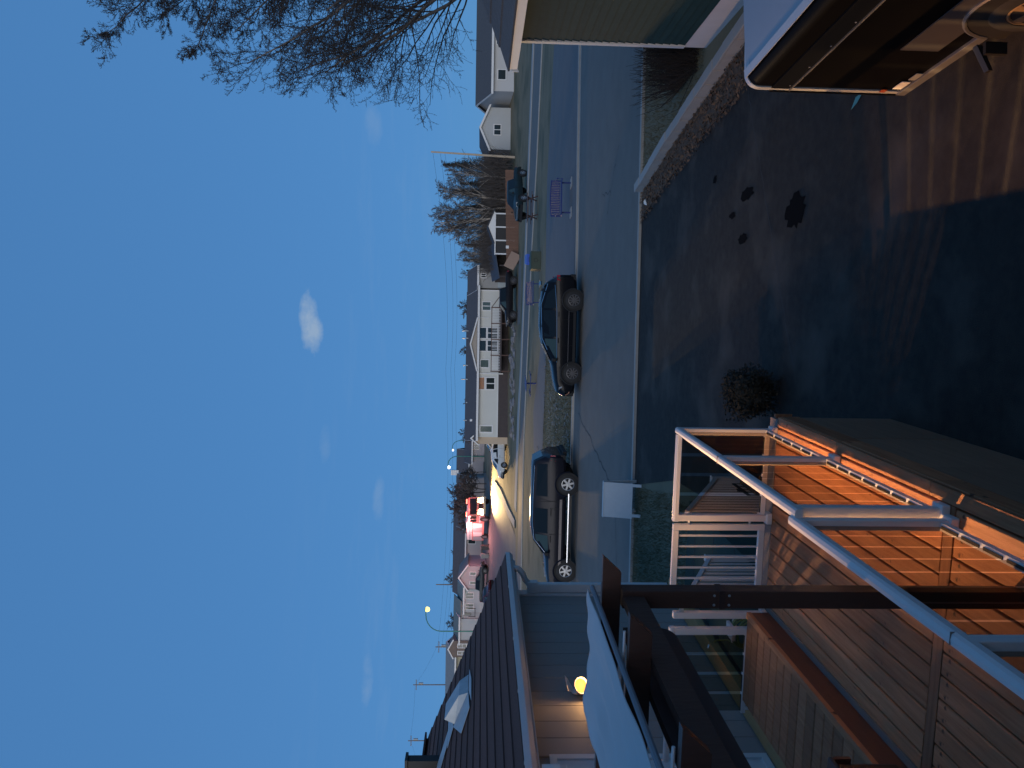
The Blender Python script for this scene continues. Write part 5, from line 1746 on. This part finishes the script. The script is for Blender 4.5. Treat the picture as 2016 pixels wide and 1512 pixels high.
def pole(label, x, y, top, group='utility poles', arm=True, lean=0., m=None, red=False):
    p_ = thing('utility_pole', label, 'utility pole', (x, y, hz(x, y)), .2, group)
    h = top - hz(x, y)
    MB().tube([(0, 0, 0), (lean, 0, h)], [.14, .09], 8).build('mast', m or M_wood, p_)
    if arm:
        MB().box(lean - 1.0, lean + 1.0, -.06, .06, h - .7, h - .58).build('cross_arm', m or M_wood, p_)
        for k in (-.9, -.4, .4, .9):
            MB().lathe([(.03, 0), (.05, .06), (.03, .13), (0, .14)], 8, 'z', 0, (lean + k, 0, h - .58)).build('insulator', M_galv, p_)
        MB().tube([(lean + .25, .1, h - 2.0), (lean + .25, .1, h - 1.1)], .2, 10).build('transformer', M_galv, p_)
    if red:
        MB().lathe([(0, .3), (.14, .2), (.16, 0), (0, 0)], 10, 'z', 0, (lean, 0, h)).build('beacon', M_rl, p_)
        MB().box(lean - .5, lean - .2, -.1, .1, h - 1.4, h - .3).build('antenna', M_white, p_)
    return p_


pole('pale leaning utility pole rising from the bare trees', 14.9, 82.6, 9.7, lean=.35, arm=False, m=mat('pale_pole', (.42, .34, .25), .9))
pole('utility pole with cross arm behind the tan house', -78, 140, 16.6)
pole('second utility pole with cross arm at the roof ridge', -90, 140, 17.6)
pole('short utility pole between street lamp and tan house', -65, 130, 11.6)
pole('thin pole over the roof of the long dark house', -55, 135, 11.9, arm=False)
pole('tall mast with a red light above the roof ridge', -118, 170, 21.5, arm=False, red=True)


def wire(label, pts_, r_=.011):
    mb_ = MB()
    full = []
    for a, b in zip(pts_[:-1], pts_[1:]):
        a, b = Vector(a), Vector(b)
        for k in range(12):
            t = k / 12
            full.append(a.lerp(b, t) - Vector((0, 0, 4 * t * (1 - t) * (b - a).length * .018)))
    full.append(Vector(pts_[-1]))
    mb_.tube(full, r_, 4, 0, False)
    return tag(mb_.build('overhead_wire', M_black), label, 'wire', 'overhead wires between the poles')


wire('upper overhead wire running left from the pale leaning pole', [(15.2, 82.7, 9.5), (-12, 118, 9.6), (-65, 130, 11.2)])
wire('middle overhead wire running left from the pale leaning pole', [(15.2, 82.7, 8.7), (-12, 118, 8.8), (-65, 130, 10.4)])
wire('lower overhead wire running left from the pale leaning pole', [(15.2, 82.7, 8.2), (-12, 118, 8.2), (-65, 130, 9.8)])
wire('overhead wire between the two poles at the roof ridge', [(-65, 130, 11.4), (-78, 140, 16.2), (-90, 140, 17.2), (-118, 170, 19)])


# ------------------------------------------------------------------ trees
def segs_mesh(name, segs, m, n=3):
    """tubes from (p, q, r0, r1) rows, all in one mesh"""
    A = np.array([np.concatenate((s[0], s[1], [s[2], s[3]])) for s in segs])
    P, Q, r0, r1 = A[:, :3], A[:, 3:6], A[:, 6], A[:, 7]
    D = Q - P
    D /= np.linalg.norm(D, axis=1)[:, None] + 1e-9
    ref = np.where(np.abs(D[:, 2:3]) > .9, np.array([[1., 0, 0]]), np.array([[0, 0, 1.]]))
    S1 = np.cross(D, ref)
    S1 /= np.linalg.norm(S1, axis=1)[:, None] + 1e-9
    S2 = np.cross(D, S1)
    V = []
    for base, rr in ((P, r0), (Q, r1)):
        for k in range(n):
            a = 2 * math.pi * k / n
            V.append(base + (S1 * math.cos(a) + S2 * math.sin(a)) * rr[:, None])
    V = np.stack(V, 1).reshape(-1, 3)
    cnt = len(segs)
    off_ = np.arange(cnt)[:, None] * (2 * n)
    F = np.concatenate([off_ + np.array([[k, (k + 1) % n, n + (k + 1) % n, n + k]]) for k in range(n)], 0)
    me = bpy.data.meshes.new(name)
    me.vertices.add(len(V))
    me.vertices.foreach_set('co', V.ravel())
    me.loops.add(F.size)
    me.loops.foreach_set('vertex_index', F.ravel().astype(np.int32))
    me.polygons.add(len(F))
    me.polygons.foreach_set('loop_start', np.arange(len(F), dtype=np.int32) * 4)
    me.update(calc_edges=True)
    me.materials.append(m)
    return me


def grow(rs, p, d, L, r, lvl, spec, out_, thick):
    """one branch: bends a little, tapers, sends out the next level"""
    n_seg, kids, ang_lo, ang_hi, ratio, up_, wob = spec[lvl]
    p = np.array(p, float)
    d = np.array(d, float)
    step = L / n_seg
    pos, dirs = [p.copy()], [d.copy()]
    for i in range(n_seg):
        d = d + rs.normal(size=3) * wob + np.array([0, 0, up_])
        d /= np.linalg.norm(d)
        q = p + d * step
        ra, rb = r * (1 - .75 * i / n_seg), r * (1 - .75 * (i + 1) / n_seg)
        (thick if lvl <= 1 else out_).append((p.copy(), q.copy(), max(ra, .004), max(rb, .003)))
        p = q
        pos.append(p.copy())
        dirs.append(d.copy())
    if lvl + 1 < len(spec):
        for k in range(kids):
            t = (.22 if lvl else .28) + (.78 if lvl else .70) * (k + rs.random()) / kids
            t = min(t, .995)
            i = min(int(t * n_seg), n_seg - 1)
            f = t * n_seg - i
            b = pos[i] + (pos[i + 1] - pos[i]) * f
            dd = dirs[i + 1]
            ax_ = np.cross(dd, rs.normal(size=3))
            ax_ /= np.linalg.norm(ax_) + 1e-9
            an = R(rs.uniform(ang_lo, ang_hi))
            nd = dd * math.cos(an) + ax_ * math.sin(an)
            grow(rs, b, nd, L * ratio * ((1.30 - .85 * t) if lvl == 0 else (1.15 - .6 * t)) * rs.uniform(.75, 1.2), max(r * (1 - .7 * t) * .55, .004), lvl + 1, spec, out_, thick)


def tree(name, label, loc, seed, H_, r, spec, trunk_m, twig_m, bud=0., d0=(0, 0, 1), group=None, twig_min=0.):
    rs = np.random.default_rng(seed)
    tw, tk = [], []
    grow(rs, (0, 0, 0), d0, H_, r, 0, spec, tw, tk)
    if twig_min:
        tw = [(a, b, max(c, twig_min), max(d, twig_min * .7)) for a, b, c, d in tw]
    t_ = thing(name, label, 'tree', loc, 0, group)
    link('trunk', segs_mesh('trunk', tk, trunk_m, 6), t_)
    if bud:
        ex = []
        for a, b, c, d in tw:
            if d < .0045:
                for _ in range(1):
                    q = a + (b - a) * rs.random()
                    v = rs.normal(size=3)
                    v /= np.linalg.norm(v)
                    v[2] = abs(v[2])
                    ex.append((q, q + v * bud * rs.uniform(.6, 1.4), .0055, .002))
        tw = tw + ex
    link('crown', segs_mesh('crown', tw, twig_m, 3), t_)
    return t_


big = tree('bare_tree', 'large bare tree with fine budding twigs at the street by the green house', (8.0, 17.7, 0), 12, 11.8, .13,
           [(14, 40, 26, 60, .40, .05, .05), (8, 18, 22, 52, .42, .03, .10), (5, 9, 25, 55, .45, .015, .14), (4, 5, 25, 60, .50, .01, .18), (3, 0, 0, 0, 0, .0, .2)],
           M_bark, M_twig, .045, (-.04, 0, 1), twig_min=.0036)

# far birches, spruces and small trees: a few grown, the rest copies
BSP = [(9, 20, 22, 48, .40, .03, .05), (5, 9, 20, 50, .42, .05, .10), (4, 7, 20, 50, .5, .02, .15), (3, 0, 0, 0, 0, .0, .2)]
protos = []
for i in range(3):
    protos.append(tree('birch_tree', 'x', (0, 0, 0), 21 + i, 7.6, .13, BSP, M_birch, M_btwig, 0, (0, 0, 1), 'bare birches behind the brown fence', .014))
SSP = [(5, 16, 30, 70, .55, .04, .09), (4, 8, 25, 55, .5, .03, .14), (3, 6, 25, 55, .5, .02, .18), (3, 0, 0, 0, 0, 0, .2)]
small = [tree('small_bare_tree', 'x', (0, 0, 0), 41 + i, 3.6, .08, SSP, M_btwig, M_btwig, 0, (0, 0, 1), 'small bare trees behind the houses', .026) for i in range(2)]
used = set()


def plant(pr_, label, x, y, h_scale, z=None, group=None):
    if id(pr_) in used:
        t_ = copy_tree(pr_)
    else:
        t_ = pr_
        used.add(id(pr_))
    t_.location = (x, y, hz(x, y) - .1 if z is None else z)
    t_.rotation_euler = (0, 0, random.uniform(0, 6.28))
    w_ = h_scale * random.uniform(.85, 1.1)
    t_.scale = (w_, w_, h_scale)
    t_['label'] = label
    if group:
        t_['group'] = group
    return t_


spots = [(12.9, 84.5, .80, 'pale trunked birch at the right end of the fence'), (11.6, 86, .95, 'birch with twin pale stems left of the leaning pole'), (10.6, 84.6, 1.02, 'slim birch above the teal pickup bed'),
         (9.7, 83.8, 1.05, 'tall birch straight above the teal pickup cab'), (9.15, 84.4, 1.0, 'tall birch just left of the teal pickup cab'), (8.5, 83.9, 1.08, 'tallest birch in the clump beside the gazebo'),
         (7.8, 85.2, .98, 'birch rising behind the gazebo gable'), (6.7, 87.0, .86, 'birch behind the middle of the gazebo roof'), (5.6, 88.5, .74, 'birch left of the gazebo peak'),
         (4.6, 88.0, .66, 'low birch over the lean-to roof'), (3.7, 90.5, .68, 'birch beside the stucco wing'), (13.8, 88.0, .95, 'birch behind the leaning utility pole'), (2.6, 94, .62, 'small birch over the stucco wing ridge')]
for k, (x, y, s_, lb) in enumerate(spots):
    plant(protos[k % 3], lb, x, y, s_)
sm = [(-1.6, 104, 1.05, 'feathery tree top above the porch end of the pale house'), (-5.5, 108, .92, 'thin tree top right of the porch gable'), (-8.3, 110, .96, 'thin tree top above the porch gable'), (-16.0, 112, .8, 'sparse tree top between the roof vents'),
      (-21.2, 112, .95, 'tree top above the left end of the pale house'), (-52, 132, 1.25, 'round tree above the long dark roof'), (-48.5, 134, 1.05, 'smaller tree above the long dark roof'), (-83, 130, 1.45, 'tree beside the pole at the roof edge'), (-62.5, 134, 1.15, 'pale twiggy tree behind the street lamp'),
      (-40.5, 132, 1.2, 'tree behind the cream bungalow')]
for k, (x, y, s_, lb) in enumerate(sm):
    plant(small[k % 2], lb, x, y, s_, z=hz(x, y) + .6)
st_ = [(-31.6, 117.4, 1.25, 'reddish bushy tree beside the slim street lamp'), (-34.2, 117.2, 1.35, 'bushy tree to the right of the fire truck'), (-29.4, 120, 1.0, 'low bushy tree behind the minivan'), (-37.4, 118.5, 1.15, 'bushy tree directly behind the fire truck cab')]
st_ += [(-33.0, 121, 1.5, 'dense bush between the slim lamp and the fire truck'), (-30.3, 116, 1.1, 'rusty bush just left of the slim street lamp'), (-35.8, 121, 1.5, 'dense bush above the fire truck windshield')]
for k, (x, y, s_, lb) in enumerate(st_):
    plant(small[k % 2], lb, x, y, s_, group='bushy trees by the side street')


def spruce(label, x, y, h, first=[None]):
    if first[0] is None:
        s_ = thing('spruce_tree', label, 'tree', (0, 0, 0), 0, 'dark spruces among the birches')
        MB().tube([(0, 0, 0), (0, 0, 6.0)], [.14, .02], 7).build('trunk', M_bark, s_)
        vs_, fs_ = [], []
        for i in range(2300):
            t = random.random() ** .8
            z = .4 + 5.7 * t
            R_ = (1 - t) * 1.35 + .05
            a = random.uniform(0, 6.283)
            rr = R_ * random.uniform(.25, 1.08)
            c = Vector((rr * math.cos(a), rr * math.sin(a), z - rr * .28 + random.uniform(-.05, .05)))
            d_ = Vector((math.cos(a), math.sin(a), -.35)).normalized()
            w_ = Vector((-math.sin(a), math.cos(a), random.uniform(-.3, .3))) * .055
            o_ = len(vs_)
            vs_ += [tuple(c - d_ * .16 - w_), tuple(c - d_ * .16 + w_), tuple(c + d_ * .17)]
            fs_.append((o_, o_ + 1, o_ + 2))
        MB().add(vs_, fs_).build('crown', M_spruce, s_)
        first[0] = s_
        o_ = s_
    else:
        o_ = copy_tree(first[0])
    o_.location = (x, y, hz(x, y) - .1)
    o_.scale = (h / 6 * 1.1, h / 6 * 1.1, h / 6)
    o_.rotation_euler = (0, 0, random.uniform(0, 6))
    o_['label'] = label


for x, y, h, lb in [(11.9, 88.5, 6.4, 'dark spruce at the right of the birches'), (10.3, 90, 5.4, 'dark spruce behind the teal pickup bed'), (6.0, 92, 4.9, 'dark spruce behind the gazebo ridge'), (4.2, 93, 5.0, 'pointed spruce above the lean-to roof'),
                    (8.9, 92, 5.2, 'dark spruce between the tall birches'), (13.2, 91, 5.6, 'dark spruce behind the leaning pole'), (16, 95, 7.5, 'spruce behind the white gable'), (3.0, 96, 4.4, 'small spruce by the stucco wing')]:
    spruce(lb, x, y, h)


# twiggy undergrowth that fills the wood, rock garden and snow patches in front of the pale house
def thicket_pt():
    return random.uniform(2.6, 15.5), random.uniform(82.5, 92), 0


sg_ = []
for i in range(8000):
    x, y, _ = thicket_pt()
    z = hz(x, y)
    q = np.array([x, y, z + random.uniform(0, 2.6)])
    v = np.array([random.gauss(0, .5), random.gauss(0, .3), random.uniform(.5, 1.9)])
    sg_.append((q, q + v, .020, .008))
tag(link('undergrowth', segs_mesh('undergrowth', sg_, M_btwig, 3)), 'brown leafless undergrowth filling the wood behind the fence', 'undergrowth', None, 'stuff')
sg_ = []
for i in range(1500):
    x = random.uniform(4.15, 6.4)
    y = random.uniform(13.95, 15.6)
    q = np.array([x, y, 0.])
    v = np.array([random.gauss(0, .25), random.gauss(0, .25), random.uniform(.2, .75)])
    sg_.append((q, q + v * .7, .008, .006))
    sg_.append((q + v * .7, q + v * 1.0 + np.array([random.gauss(0, .1), random.gauss(0, .1), .25]), .006, .003))
shr = thing('bare_shrub', 'tangled bare shrub beside the white corner of the green house', 'shrub', (4.6, 14.9, 0))
o = link('foliage', segs_mesh('foliage', sg_, M_twig, 3), shr)
o.matrix_parent_inverse = Matrix.Translation((-4.6, -14.9, 0))

M_rock = mat('garden_rock', (.24, .235, .24), .95, c2=(.13, .12, .12), nscale=2, bump=.3)
rk = []
for i in range(3):
    vs_, fs_ = [], []
    for a in range(7):
        for b in range(5):
            th, ph_ = 2 * math.pi * a / 7, math.pi * b / 4
            r_ = .5 * random.uniform(.75, 1.2)
            vs_.append((r_ * math.sin(ph_) * math.cos(th), r_ * math.sin(ph_) * math.sin(th), r_ * .62 * math.cos(ph_)))
    fs_ = [(a * 5 + b, ((a + 1) % 7) * 5 + b, ((a + 1) % 7) * 5 + b + 1, a * 5 + b + 1) for a in range(7) for b in range(4)]
    rk.append(MB().add(vs_, fs_).mesh('rock', M_rock))
for i in range(46):
    x = random.uniform(-15.5, -2.5)
    y = 77.0 + (x + 15) * .12 + random.uniform(0, 4.6)
    o = link('rock', rk[i % 3], None, (x, y, hz(x, y) + .03), random.uniform(0, 6))
    s_ = random.uniform(.35, 1.0)
    o.scale = (s_ * 1.5, s_, s_ * .8)
    tag(o, 'grey rock in the bank below the pale grey house', 'rock', 'grey rocks on the bank below the pale house')
def debris_pt():
    y = random.uniform(31.2, 41)
    return random.uniform(-11, -4), y, .03


tag(flakes('debris', 500, debris_pt, .09, mat('pale_debris', (.26, .24, .22), .9, c2=(.12, .11, .10), nscale=2), .5, .02), 'pale winter grit and debris on the far verge', 'debris', None, 'stuff')
